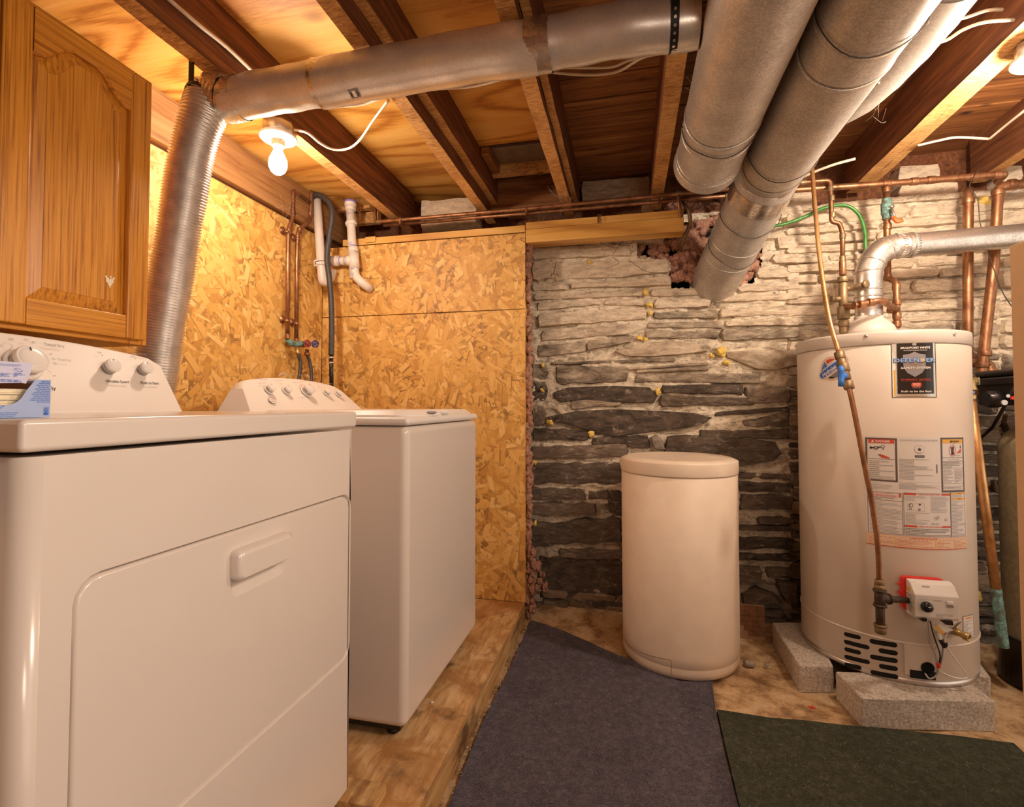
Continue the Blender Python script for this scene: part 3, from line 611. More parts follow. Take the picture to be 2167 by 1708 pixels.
carpet_obj('carpet_piece', [(1124, 1312), (1195, 1335), (1290, 1378), (1372, 1412), (1440, 1441), (1506, 1438), (1514, 1500), (1535, 1600), (1565, 1716)], 'carpet_blue', 'charcoal blue carpet piece between the platform and the tank', extra=[(.30, -.9), (-.44, -.9), (-.455, 1.0), (PZ(1020, 1531, .01).x, PZ(1020, 1531, .01).y), (PZ(1077, 1420, .01).x, PZ(1077, 1420, .01).y)])
carpet_obj('carpet_piece', [(1517, 1501), (1580, 1510), (1632, 1519), (1740, 1529), (1828, 1537), (1930, 1548), (2040, 1558), (2145, 1571)], 'carpet_green', 'dark green carpet piece in front of the water heater blocks', extra=[(1.16, 1.80), (.937, 1.53), (.937, -.9), (.305, -.9), (PZ(1567, 1716, .01).x, PZ(1567, 1716, .01).y)])
# lint, grit and crumbs on the carpets and the dirt strip
m = MB(); q = random.Random(21)
for i in range(2600):
    x, y = q.uniform(-.44, 1.25), q.uniform(.75, 2.2)
    if x > .93: continue
    if y > 2.05 and x > .25 and q.random() < .6: continue
    s_ = q.choice((.0004, .0005, .0007, .0009, .0014)); z = .0145+s_*.4; m.add([(x-s_, y, z-s_), (x+s_, y-s_*.6, z-s_), (x+s_*.4, y+s_, z-s_), (x, y, z+s_)], [(0, 1, 3), (1, 2, 3), (2, 0, 3)])
for i in range(300):
    u = q.random(); y = 1.0+u*1.4; x = -.478+q.uniform(-.012, .03)*(1.2-u*.5); s_ = q.uniform(.001, .004); m.ico((x, y, .006), s_, (1, 1, .8), .5, i, 1)
tag(m.build('carpet_lint', 'lint'), 'pale lint and grit scattered over the carpets', 'lint', kind='stuff')
m = MB()
for i in range(420):
    x, y = q.uniform(-.43, 1.2), q.uniform(.8, 2.15); a = q.uniform(0, 6.3); L = q.uniform(.006, .02); p = Vector((x, y, .0165)); d = Vector((math.cos(a), math.sin(a), 0)); e = Vector((-d.y, d.x, 0))*q.uniform(-.4, .4)
    m.tube([p, p+d*L*.5+e*L, p+d*L], .00022, 3)
tag(m.build('carpet_hair', 'lint'), 'fine pale hairs lying on the carpets', 'lint', kind='stuff')
# ============================================================ laundry
def ring(mb, o_, i_, y, fn, mi=0):
    n = len(o_); mb.add([fn(*p, y) for p in o_]+[fn(*p, y) for p in i_], [(k, (k+1) % n, n+(k+1) % n, n+k) for k in range(n)], mi)
def wallr(mb, a, da, b, db, fn, mi=0, sm=True):
    n = len(a); mb.add([fn(*p, da) for p in a]+[fn(*p, db) for p in b], [(k, (k+1) % n, n+(k+1) % n, n+k) for k in range(n)], mi, sm)
def rectloop(x0, y0, x1, y1, n=4):
    """same point count as rrect, square corners"""
    out = []
    for (cx, cy) in ((x1, y1), (x0, y1), (x0, y0), (x1, y0)): out += [(cx, cy)]*(n+1)
    return out
XD, YD0, YD1 = -.66, .425, 1.128
dr = thing('clothes_dryer', (-.98, .78, .1), 'white front-loading clothes dryer nearest the camera with hamper door', 'dryer')
fx = lambda y, z, d: (XD-d, y, z)      # on the front plane, d = depth behind it
m = MB(); D0, D1, E0, E1 = .487, 1.107, .459, .8425
# shell: rounded vertical front corners
ro = .022; pts = []
for i in range(7): a = R(90*i/6); pts.append((XD-ro+ro*math.cos(a), YD1-ro+ro*math.sin(a)))
for i in range(7): a = R(-90+90*i/6); pts.insert(i, (XD-ro+ro*math.cos(a), YD0+ro+ro*math.sin(a)))
n = len(pts); full = pts+[(-1.30, YD1), (-1.30, YD0)]; zb, zt = .142, 1.001; k = len(full)
vs = [(x, y, zb) for x, y in full]+[(x, y, zt) for x, y in full]; fs = []
for i in range(k):
    j = (i+1) % k
    if i == 6: continue     # front face is built with its door opening
    m.add([vs[i], vs[j], vs[k+j], vs[k+i]], [(0, 1, 2, 3)], 0, True)
m.add(vs, [list(range(k))[::-1], list(range(k, 2*k))])
out = rectloop(YD0+ro, zb, YD1-ro, zt); hole = rrect(D0-.0055, E0-.0055, D1+.0055, E1+.0055, .034)
ring(m, out, hole, 0, fx); h2 = rrect(D0-.0035, E0-.0035, D1+.0035, E1+.0035, .033); wallr(m, hole, 0, h2, .003, fx); wallr(m, h2, .003, h2, .02, fx); m.add([fx(a, b, .02) for a, b in h2], [list(range(len(h2)))])
m.build('cabinet', 'enamel', dr, weld=True)
# near side panel seam
MB().box((-1.28, YD0-.002, .16), (-.70, YD0-.0002, .985)).build('side_panel', 'enamel', dr, .0015)
m = MB(); ho = rrect(PX(488, 1200, XD).y, PX(540, 1270, XD).z, PX(606, 1200, XD).y, PX(540, 1150, XD).z, .014)
y0h, y1h = PX(490, 1200, XD).y, PX(604, 1200, XD).y; zt_h = PX(500, 1168, XD).z; zb_h = PX(500, 1264, XD).z
ho = rrect(y0h, zb_h, y1h, zt_h, .016); d1 = rrect(D0, E0, D1, E1, .030); d0 = rrect(D0+.003, E0+.003, D1-.003, E1-.003, .028)
ring(m, d0, ho, .0012, fx); wallr(m, d1, .0042, d0, .0012, fx); wallr(m, d1, .018, d1, .0042, fx)
hi = rrect(y0h+.012, zb_h+.012, y1h-.012, zt_h-.004, .014); wallr(m, ho, .0012, hi, .014, fx); m.add([fx(a, b, .014) for a, b in hi], [list(range(len(hi)))])
dd = m.build('door', 'enamel', dr, weld=True)
m = MB(); zm = (zt_h+zb_h)/2; zm = zb_h+.40*(zt_h-zb_h); hf = rrect(y0h-.003, zm, y1h+.002, zt_h+.005, .010)
f1 = rrect(y0h+.005, zm+.004, y1h-.005, zt_h-.004, .008); wallr(m, hf, .0012, hf, -.012, fx); wallr(m, hf, -.012, f1, -.019, fx); m.add([fx(a, b, -.019) for a, b in f1], [list(range(len(f1)))]); m.build('handle', 'enamel', dd, weld=True)
MB().box((-1.27, YD0+.03, .128), (-.70, YD1-.03, .1415)).build('base', 'black', dr)
for (x, y) in ((-.72, YD0+.05), (-.72, YD1-.05), (-1.24, YD0+.05), (-1.24, YD1-.05)): MB().lathe([(.02, .1005 if True else 0), (.02, .112), (.012, .114), (.012, .13)], (x, y, 0), 2, 14).build('foot', 'black', dr)
m = MB(); to = [(XD-.018+.018*math.cos(a), y) for a, y in ((0, 0),)]
MB().box((-1.30, YD0-.004, 1.0065), (XD+.004, YD1+.003, 1.0445)).build('top_panel', 'enamel', dr, .007, 4)
# console as a loft along Y with arched top
def console(y0, y1, xf, xt, z0, hfun, taper, parent, name='console', n=28, xb=None, href=.15):
    tl_, tr_ = taper; m = MB(); vs = []; xb = xb or xt-.06
    for i in range(n+1):
        u = i/n; yb_ = y0+(y1-y0)*u; h = hfun(u); yt = y0+tl_+(y1-y0-tl_-tr_)*u; xq = xf+(xt-xf)*h/href
        vs += [(xf, yb_, z0), (xf-.004, yb_, z0+.004), (xq, yt, z0+h-.004), (xq-.008, yt, z0+h), (min(xb, xq-.03), yt, z0+h-.004), (xb-.01, yb_, z0)]
    fs = [(i*6+k, (i+1)*6+k, (i+1)*6+k+1, i*6+k+1) for i in range(n) for k in range(5)]
    m.add(vs, fs, 0, True); m.add(vs, [tuple(range(6)), tuple(n*6+k for k in range(5, -1, -1))])
    return m.build(name, 'console', parent)
CF, CT = -1.185, -1.262
hf_ = lambda u: .140+.028*(1-(2*u-1)**2)-.012*max(0, (abs(2*u-1)-.9)/.1)**2
console(YD0, YD1+.005, CF, CT, 1.0445, hf_, (.012, .010), dr)
# face plane of the dryer console
fn0 = Vector((CF, 0, 1.0445)); fup = (Vector((CT, 0, 1.0445+.15))-fn0).normalized(); fnr = Vector((fup.z, 0, -fup.x)).normalized()
def facehit(px, py, base, up, nr):
    d = DIR(px, py); t = (base-EY).dot(nr)/d.dot(nr); return EY+d*t
FB = fn0+fnr*.0012
def cface(px, py): h = facehit(px, py, FB, fup, fnr); return h.y, (h-FB).dot(fup)
cpr = Print(lambda u, v, o: Vector((FB.x, u, FB.z))+fup*v+fnr*(o+.0016))
def ctext(s_, x0, x1, y, h, m_='txt_g', x_al='c', bold=0.0):
    (u0, v0), (u1, v1) = cface(x0, y), cface(x1, y); cpr.text(s_, (u0+u1)/2, (v0+v1)/2, h, m_, abs(u1-u0), 'c', 1, 0, 0, bold)
ctext('Timed Dry', 93, 134, 731, .0075, bold=.01); ctext('Touch Up', 121, 148, 762, .0062); ctext('Wrinkle Guard', 224, 271, 808, .0075, 'txt', bold=.02); ctext('Push to Start', 298, 335, 811, .0075, 'txt', bold=.02)
ctext('CYCLE SIGNAL', 275, 309, 750, .0055); ctext('Off', 205, 214, 747, .006); ctext('Off', 277, 284, 755, .0055); ctext('OFF', 17, 28, 719, .006); ctext('70', 50, 58, 720, .006); ctext('60', 66, 73, 725, .006); ctext('AD', -4, 5, 732, .006)
ctext('40', 104, 109, 750, .006); ctext('30', 109, 115, 760, .006); ctext('20', 112, 118, 770, .006); ctext('OFF', 110, 117, 796, .005); ctext('ly', 108, 117, 822, .0085, 'txt', bold=.02)
for (a, b) in ((215, 753), (285.5, 760)): u, v = cface(a, b); cpr.disc(u, v, .0013, 'txt', 1, 10)
for pts in (((20, 728), (26, 735), (18, 742), (17, 762)), ((97, 782), (108, 790))): cpr.line([cface(*p) for p in pts], .0008, 'txt_g', 1)
cpr.build('console_print', dr)
def knob(px, py, r, depth, parent, base, up, nr, skirt=None, mat='plastic_w', ringm='knob_grey', mark=True):
    h = facehit(px, py, base, up, nr); m = MB()
    # px,py is the centre of the knob's front; step back along the normal
    d = DIR(px, py); t = (base+nr*depth-EY).dot(nr)/d.dot(nr); c = EY+d*t-nr*depth
    if skirt: m.lathe([(skirt, 0), (skirt*.99, .002), (skirt*.9, .0035)], c, nr, 36)
    m.lathe([(r*.92, 0), (r*.92, depth*.6)], c, nr, 36, 1)
    m.lathe([(r*.95, depth*.55), (r, depth*.7), (r, depth*.9), (r*.95, depth*.98), (r*.88, depth), (r*.86, depth*.965), (r*.82, depth*1.0), (r*.5, depth*1.03), (.0001, depth*1.04)], c, nr, 40, 0)
    o = m.build('knob', [mat, ringm], parent)
    if mark:
        e = Vector((0, 1, 0)); up2 = up
        p = c+nr*(depth*1.05)+up2*r*.55; q_ = MB(); q_.tube([p, p+up2*r*.25], r*.035, 6); q_.build('pointer_mark', 'txt', o)
    return o
knob(71, 757, .0305, .030, dr, FB, fup, fnr, .036); knob(243, 771, .0175, .022, dr, FB, fup, fnr); knob(314, 776, .0160, .021, dr, FB, fup, fnr)
# carton of dryer sheets on the dryer
bx = thing('dryer_sheet_box', (-.76, .45, 1.0445), 'torn-open blue carton of dryer sheets on the white dryer', 'box')
XB = -.722; fb = lambda px, py: PX(px, py, XB)
zb2 = 1.0450; e = fb(108, 805)
cut = [fb(108, 804), fb(75, 803.5), fb(66, 815), fb(55, 828), fb(46, 842), fb(36, 851), fb(22, 857), fb(8, 859), fb(-12, 858), fb(-60, 856)]
low = [(-.35, 0)]; m = MB(); fr = [(p.y, p.z) for p in cut]; y_l = fr[-1][0]; poly = fr+[(y_l, zb2), (e.y, zb2)]
m.prism([(a, b) for a, b in poly], 0, XB-.0008, XB)
m.box((XB-.115, e.y-.0008, zb2), (XB-.0008, e.y, e.z)); m.box((XB-.115, y_l-.1, zb2), (XB-.0008, e.y-.0008, zb2+.0008)); m.box((XB-.1158, y_l-.1, zb2), (XB-.115, e.y, e.z))
m.build('carton', 'boxblue', bx)
m = MB().box((XB-.11, y_l-.08, zb2+.001), (XB-.012, e.y-.012, fb(10, 822).z), 0)
for i in range(9): z = fb(10, 858).z+i*(fb(10, 822).z-fb(10, 858).z)/9; m.box((XB-.1, y_l-.08, z), (XB-.009-.002*(i % 3), e.y-.013-.0015*i, z+.0012))
m.build('sheet_stack', 'sheet', bx); MB().box((XB-.112, e.y-.010, zb2+.001), (XB-.003, e.y-.002, e.z-.004)).build('inner_wall', 'kraft', bx)
fl = [PX(-60, 760, XB+.004), PX(46, 767, XB+.004), PX(70, 768, XB+.004), PX(64, 790, XB+.006), PX(55, 812, XB+.006), PX(44, 810, XB+.006), PX(-60, 812, XB+.006)]
m = MB(); k = len(fl); m.add(fl+[p+Vector((-.0008, 0, 0)) for p in fl], [list(range(k)), list(range(k, 2*k))[::-1]]+[(i, k+i, k+(i+1) % k, (i+1) % k) for i in range(k)]); m.build('torn_flap', 'lav', bx)
pr = Print(lambda u, v, o: Vector((XB+o+.0003, u, v)))
for i, s_ in enumerate(('DIRECTIONS', 'INSTRUCTIONS', 'Place one sheet on', 'top of the clothes', 'before the start of the', 'dryer cycle. Discard', 'sheet(s) after each cycle.', 'Placez une (des) feuille(s)', 'feutre(s) sur les vetements', 'avant le debut du cycle de', 'sechage. Jetez la (les) feuille(s)', 'apres chaque cycle.')):
    y_ = 808.5+i*3.8; a, b = fb(105, y_), fb(105-(19, 24, 30, 26, 33, 29, 37, 40, 36, 41, 46, 30)[i]*.94, y_); pr.text(s_, a.y, a.z, .00165, 'lblue', a.y-b.y, 'r', 1, bold=.02 if i < 2 else .01)
a, b = fb(92, 878), fb(102, 861); pr.frame(a.y, a.z, b.y, b.z, .0003, 'lblue'); pr.rect(a.y, a.z, b.y, a.z+.0022, 'lblue'); c = fb(97, 866.5)
for k in range(3):
    a0 = R(90+k*120); pr.line([(c.y+.0016*math.cos(a0+d), c.z+.0016*math.sin(a0+d)) for d in (-.8, -.3, .3, .8)], .0011, 'lblue')
pr.rect(c.y-.0014, c.z-.0045, c.y+.0014, c.z-.0025, 'lblue')
for i, s_ in enumerate(('PLACE SIMILAR OUTLET', 'POUR RECYCLER', 'PLACE LA BOITE')): a, b = fb(-2, 874+i*4), fb(38-i*5, 874+i*4); pr.text(s_, a.y, a.z, .0015, 'lblue', b.y-a.y, 'l', 1)
pr.line([(fb(-6, 868).y, fb(-6, 868).z), (fb(3, 862).y, fb(3, 862).z), (fb(8, 857).y, fb(8, 859).z)], .0006, 'lblue', 1)
pr.build('carton_print', bx)
pr = Print(lambda u, v, o: Vector((XB+.0066+o, u, v)))
a, b = fb(-10, 798), fb(44, 808)
pr.text('FEUILLES ASSOUPLISSANTES', fb(12, 772).y, fb(12, 772).z, .002, 'lblue', .022, 'c', 1); pr.line([(fb(a_, b_).y, fb(a_, b_).z) for a_, b_ in ((22, 780), (32, 780), (40, 786), (30, 787), (22, 780))], .0004, 'lblue', 1); pr.lines(fb(20, 797).y, fb(20, 797).z, fb(44, 797).y, fb(44, 789).z, 3, 'lblue', 3, 1); pr.lines(fb(-8, 797).y, fb(-8, 797).z, fb(14, 797).y, fb(14, 789).z, 3, 'lblue', 4, 1); pr.lines(fb(-8, 808).y, fb(-8, 808).z, fb(44, 808).y, fb(44, 804).z, 2, 'lblue', 5, 1); pr.build('flap_print', bx)

# washer
XW, YW0, YW1 = -.615, 1.335, 2.02
wa = thing('washing_machine', (-.95, 1.68, .1), 'white top-loading washing machine with five knobs beyond the dryer', 'washer')
MB().box((-1.28, YW0, .142), (XW, YW1, .9995)).build('cabinet', 'enamel', wa, .024, 5)
MB().box((-1.25, YW0+.03, .12), (XW-.03, YW1-.03, .1415)).build('base', 'black', wa)
for (x, y) in ((-.68, YW0+.06), (-.68, YW1-.06), (-1.22, YW0+.06), (-1.22, YW1-.06)): MB().lathe([(.02, .1005), (.02, .11), (.01, .112), (.01, .121)], (x, y, 0), 2, 14).build('foot', 'black', wa)
MB().box((-1.28, YW0-.002, 1.0015), (XW+.003, YW1+.002, 1.026)).build('top_deck', 'plastic_w', wa, .012, 4)
m = MB(); lo = rrect(-1.16, YW0+.035, XW-.012, YW1-.012, .05, 6); li = rrect(-1.15, YW0+.055, XW-.03, YW1-.035, .045, 6); fz = lambda a, b, d: (a, b, d)
wallr(m, lo, 1.0262, lo, 1.031, fz); wallr(m, lo, 1.031, li, 1.045, fz); m.add([(a, b, 1.045) for a, b in li], [list(range(len(li)))])
ld = m.build('lid', 'plastic_w', wa)
h = PX(935, 872, XW+.0); MB().ico((XW-.014, PX(922, 874, XW).y, 1.037), .028, (.5, 1.2, .16), 0, 0, 3).build('finger_dip', 'txt_g', ld); MB().ico((XW-.012, PX(945, 874, XW).y, 1.036), .026, (.7, .9, .42), 0, 0, 3).build('finger_scoop', 'plastic_w', ld)
WF, WT = -1.15, -1.262; zc = 1.0265
console(YW0+.02, YW1+.035, WF, WT, zc, lambda u: .112+.026*(1-(2*u-1)**2)-.022*max(0, (abs(2*u-1)-.86)/.14)**2, (.055, .045), wa, xb=WT-.02, href=.128)
wn0 = Vector((WF, 0, zc)); wup = (Vector((WT, 0, zc+.128))-wn0).normalized(); wnr = Vector((wup.z, 0, -wup.x)); WB = wn0+wnr*.002
wpr = Print(lambda u, v, o: Vector((WB.x, u, WB.z))+wup*v+wnr*(o+.002))
def wface(px, py): h = facehit(px, py, WB+wnr*.002, wup, wnr); return h.y, (h-WB).dot(wup)
def wt(s_, x0, x1, y, h, m_='txt_g'): (u0, v0), (u1, v1) = wface(x0, y), wface(x1, y); wpr.text(s_, (u0+u1)/2, v0, h, m_, abs(u1-u0), 'c', 1)
wt('Control Lock', 588, 599, 791.5, .006, 'blue_print'); wt('Water Level', 547, 563, 802, .006, 'blue_print'); wt('Temperature', 581, 598, 804, .006); wt('Fill Wash Rinse Spin Done', 613, 646, 791.5, .005); wt('Deep Water', 648, 660, 802, .005); wt('Options', 671, 680, 809, .006); wt('Fabric Soft', 697, 707, 812, .006)
wt('Medium', 547, 553, 811, .005); wt('Auto', 556, 561, 810, .005); wt('Small', 548, 552, 817, .005); wt('Cold', 592, 596, 812, .005); wt('Normal', 639, 645, 805, .006); wt('Bulky', 621, 630, 809, .005); wt('Delicate', 633, 639, 808, .005); wt('Rinse Spin', 632, 645, 841, .005); wt('Heavy', 672, 678, 818, .005)
for i in range(6): u, v = wface(613+i*6.3, 794.2); wpr.disc(u, v, .0013, 'txt_g', 1, 8)
for px, py in ((605.5, 792), (652, 796)): u, v = wface(px, py); wpr.disc(u, v, .008, 'txt_g', 1, 24, .010); wpr.disc(u, v, .0066, 'silver', 2, 24, .0086)
u, v = wface(576, 848); wpr.disc(u, v, .0155, 'txt_g', 1, 28, .0135); wpr.disc(u, v, .0138, 'white', 2, 28, .0118); wpr.text('10 YR', u, v+.003, .005, 'lred', .018); wpr.text('LIMITED', u, v-.004, .003, 'txt', .018)
u, v = wface(651, 829); 
for k in range(15): a = R(60+k*13); wpr.line([(u+.034*math.cos(a), v+.034*math.sin(a)), (u+.038*math.cos(a), v+.038*math.sin(a))], .0016, 'txt', 1)
wpr.build('console_print', wa)
for (px, py, r_) in ((577, 818, .0155), (613, 821, .0145), (659, 820, .0220), (697, 826, .0145), (721, 829, .0135)): knob(px, py, r_, r_*1.35, wa, WB, wup, wnr, r_*1.12)
# wall cabinet of oak
XC = -1.29; wc = thing('wall_cabinet', (-1.45, .9, 1.2), 'golden oak wall cabinet with cathedral arch door above the dryer', 'cabinet')
a, b = PX(320, 179, XC), PX(311, 721, XC); yR, zT, zB = (a.y+b.y)/2, a.z, b.z; yL = .775
MB().box((XL+.012, .3, zB-.012), (XC-.041, yR+.018, zT+.018)).build('carcass', 'oak', wc, .002)
m = MB().box((XC-.040, yR-.03, zB-.012), (XC-.021, yR+.019, zT+.02)); m.build('face_frame', 'oak', wc, .002)
MB().box((XC-.040, .3, zB-.012), (XC-.021, yR-.031, zB+.02)).build('face_frame', 'oak_h', wc, .002); MB().box((XC-.040, .3, zT-.02), (XC-.021, yR-.031, zT+.02)).build('face_frame', 'oak_h', wc, .002)
def oak_door(y0, y1, z0, z1, par):
    st = .056; d = thing_part = None
    pb = MB().box((XC-.0200, y0+st-.008, z0+st-.008), (XC-.0155, y1-st+.008, z1-.042)).build('door', 'oak', par)
    MB().box((XC-.0205, y0, z0), (XC, y0+st, z1)).build('stile', 'oak', pb, .004, 3); MB().box((XC-.0205, y1-st, z0), (XC, y1, z1)).build('stile', 'oak', pb, .004, 3)
    MB().box((XC-.0205, y0+st+.0005, z0), (XC-.0006, y1-st-.0005, z0+st+.004)).build('rail', 'oak_h', pb, .003, 3)
    # arched top rail
    ya, yb2 = y0+st+.0005, y1-st-.0005; W_ = yb2-ya; N_ = 28
    def arch(u): s_ = abs(2*u-1); k_ = min(1, max(0, (s_-.18)/.74)); return z1-.104+.060*(1-k_*k_*(3-2*k_))
    bot = [(ya+W_*i/N_, arch(i/N_)) for i in range(N_+1)]; m = MB()
    vs = []; 
    for (yy, zz) in bot: vs += [(XC-.0006, yy, z1), (XC-.0006, yy, zz+.005), (XC-.006, yy, zz), (XC-.0205, yy, zz), (XC-.0205, yy, z1)]
    fs = [(i*5+k, (i+1)*5+k, (i+1)*5+(k+1) % 5, i*5+(k+1) % 5) for i in range(N_) for k in range(5)]; m.add(vs, fs, 0); m.build('rail', 'oak_h', pb)
    # raised centre panel with bevelled border
    ins = .030; o_, i_ = [], []
    for i in range(N_+1): u = i/N_; o_.append((ya+W_*u, arch(u)+.002))
    o_ += [(yb2, z0+st), (ya, z0+st)]; Wi = W_-2*ins
    for i in range(N_+1): u = i/N_; i_.append((ya+ins+Wi*u, arch(u)-ins*.9))
    i_ += [(yb2-ins, z0+st+ins+.004), (ya+ins, z0+st+ins+.004)]
    m = MB(); f = lambda a_, b_, d_: (XC-d_, a_, b_); wallr(m, o_, .0150, i_, .0045, f, 0, False); m.add([(XC-.003, a_, b_) for a_, b_ in i_]+[(XC-.0042, a_, b_) for a_, b_ in i_], [list(range(len(i_)))]+[(k, (k+1) % len(i_), len(i_)+(k+1) % len(i_), len(i_)+k) for k in range(len(i_))]); m.build('centre_panel', 'oak', pb)
    return pb
pb = oak_door(yL, yR, zB, zT, wc); oak_door(yL-.36, yL-.005, zB, zT, wc)
c = PX(232, 594, XC-.003); m = MB(); pr = Print(lambda u, v, o: Vector((XC-.0028+o, u, v)))
for (a, b, r_) in ((-.006, 0, .006), (.006, 0, .006), (0, -.007, .006), (-.012, .008, .003), (.012, .008, .003), (.002, .010, .0025), (0, -.016, .0022)): pr.disc(c.y+a*.8, c.z+b, r_*.85, 'sheet', 1+len(pr.mb.f)*.3, 14, r_*1.2)
pr.build('peeled_sticker', pb)
# ============================================================ light fixtures
def fixture(cx, cy, name_label, power_mat):
    f = thing('ceiling_light', (cx, cy, 1.8), name_label, 'light')
    MB().lathe([(.050, .0), (.052, .004), (.052, .036), (.050, .04)], (cx, cy, 2.0295), 2, 8).build('junction_box', 'steel', f)
    MB().lathe([(.030, 0), (.058, .004), (.064, .010), (.062, .017), (.05, .021), (.02, .0215)], (cx, cy, 2.007), 2, 36).build('lamp_holder', 'porc', f)
    MB().lathe([(.021, 0), (.023, .003), (.023, .018), (.025, .024)], (cx, cy, 1.985), 2, 24).build('socket', 'brass_d', f)
    b = MB().lathe([(.0001, -.098), (.012, -.096), (.023, -.087), (.0295, -.073), (.031, -.060), (.029, -.045), (.023, -.03), (.016, -.016), (.0135, -.004), (.013, .004)], (cx, cy, 1.983), 2, 32).build('bulb', power_mat, f)
    for s_ in (-1, 1): MB().lathe([(.004, 0), (.003, .002)], (cx+s_*.036, cy-.01, 2.0055), 2, 8).build('screw', 'brass_d', f)
    return f
c = PZ(589, 292, 2.018); LA = fixture(c.x, c.y, 'bare bulb in porcelain holder below the bent metal duct elbow', 'bulb')
MB().box((c.x-.01, c.y-.02, 2.0705), (c.x+.01, c.y+.02, 2.0715)).build('clamp', 'steel', LA)
c2 = PZ(2202, 124, 2.018); LB = fixture(c2.x, c2.y, 'bare bulb in porcelain holder at the right edge under the doubled joist', 'bulb_b')
# ============================================================ dryer vent duct
dv = thing('dryer_vent_duct', (-1.1, 1.267, 1.0), 'shiny metal vent duct running from the dryer elbow across under the joists', 'duct')
ZV, YV = 2.003-.0, 1.267
def ductrun(x0, x1, r0, r1, name, mat, n=14, seam=True):
    m = MB(); pts = []; rs = []
    for i in range(n+1):
        u = i/n; pts.append((x0+(x1-x0)*u, YV+.003*math.sin(u*9+x0*3), ZV+.004*math.sin(u*5+x0)+.012*(x0+(x1-x0)*u))); rs.append(r0+(r1-r0)*u+.0012*math.sin(u*23))
    m.tube(pts, rs, 40, 0, False, ups=(0, 0, 1)); return m.build(name, mat, dv)
xj = [PY(478, 195, YV).x, PY(690, 160, YV).x, PY(1138, 85, YV).x, .176]
ductrun(xj[0], xj[1]+.02, .0600, .0610, 'duct_section', 'galv2'); ductrun(xj[1]-.01, xj[2]+.0, .0635, .064, 'duct_section', 'galv2'); ductrun(xj[2]-.02, xj[3], .0615, .062, 'duct_section', 'galv2')
def tape(x0, x1, r, seed, mat='foil'):
    m = MB(); n = 9; vs = []; sg = 44
    for i in range(n+1):
        for k in range(sg):
            a = 2*PI*k/sg; x = x0+(x1-x0)*i/n+.003*mnoise.noise(Vector((k*.5, seed, 0)))*(i in (0, n)); rr = r+.0012*abs(mnoise.noise(Vector((i*1.1, k*.6, seed*3.)))); vs.append((x, YV+math.sin(a)*rr, ZV+.012*x+math.cos(a)*rr))
    m.add(vs, [(i*sg+k, i*sg+(k+1) % sg, (i+1)*sg+(k+1) % sg, (i+1)*sg+k) for i in range(n) for k in range(sg)], 0, True); m.build('foil_tape', mat, dv)
tape(xj[1]-.022, xj[1]+.045, .0650, 1); tape(xj[2]-.028, xj[2]+.035, .0655, 2); tape(xj[0]-.012, xj[0]+.06, .0622, 3)
pr = Print(lambda u, v, o: Vector((u, YV-math.sin(v/.0645)*.0655-0*o, ZV+.012*u-math.cos(v/.0645)*(.0650+o))))
u = PY(760, 172, YV).x; pr.rect(u-.016, .010, u+.014, .036, 'txt_g', 2); pr.rect(u-.006, .014, u+.004, .032, 'silver', 3); pr.text('0', u+.009, .022, .014, 'txt', .005); pr.text('1', u-.011, .022, .014, 'txt', .003); pr.build('printed_stamp', dv)
# flexible corrugated leg, elbow to behind the dryer
path = [Vector((xj[0]+.01, YV, ZV-.013)), PY(448, 205, YV-.005), P(428, 250, 1.52), P(405, 330, 1.54), P(388, 430, 1.555), P(370, 540, 1.57), P(352, 650, 1.58), P(340, 720, 1.585), P(325, 830, 1.59)]
path = spline(path, 40); L = [0]
for a, b in zip(path, path[1:]): L.append(L[-1]+(b-a).length)
n = int(L[-1]/.0022); pts, rs = [], []; j = 0
for i in range(n+1):
    s_ = L[-1]*i/n
    while j < len(L)-2 and L[j+1] < s_: j += 1
    u = (s_-L[j])/max(1e-6, L[j+1]-L[j]); pts.append(path[j].lerp(path[j+1], u)); rs.append(.0578+(.0042, .0012, -.0028, .0012)[i % 4]+.0012*math.sin(i*.05))
MB().tube(pts, rs, 36, 0, False).build('flexible_hose', 'flex', dv)
# crumpled foil collar and worm clamp at the elbow
m = MB(); vs = []; sg = 40; pa = path[:34:3]
for i, p in enumerate(pa):
    tt = (pa[min(i+1, len(pa)-1)]-pa[max(i-1, 0)]).normalized(); nn = Vector((0, 1, 0)); nn = (nn-tt*nn.dot(tt)).normalized(); bb = tt.cross(nn)
    for k in range(sg): a = 2*PI*k/sg; rr = .0655+.004*mnoise.noise(Vector((i*.9, k*.55, 4))); vs.append(p+(nn*math.cos(a)+bb*math.sin(a))*rr)
m.add(vs, [(i*sg+k, i*sg+(k+1) % sg, (i+1)*sg+(k+1) % sg, (i+1)*sg+k) for i in range(len(pa)-1) for k in range(sg)], 0, True); m.build('foil_tape', 'foil', dv)
p = path[52]; tt = (path[55]-path[49]).normalized(); m = MB(); m.tube([p-tt*.006, p+tt*.006], .0645, 36, 0, False); m.build('clamp', 'blackmetal', dv)
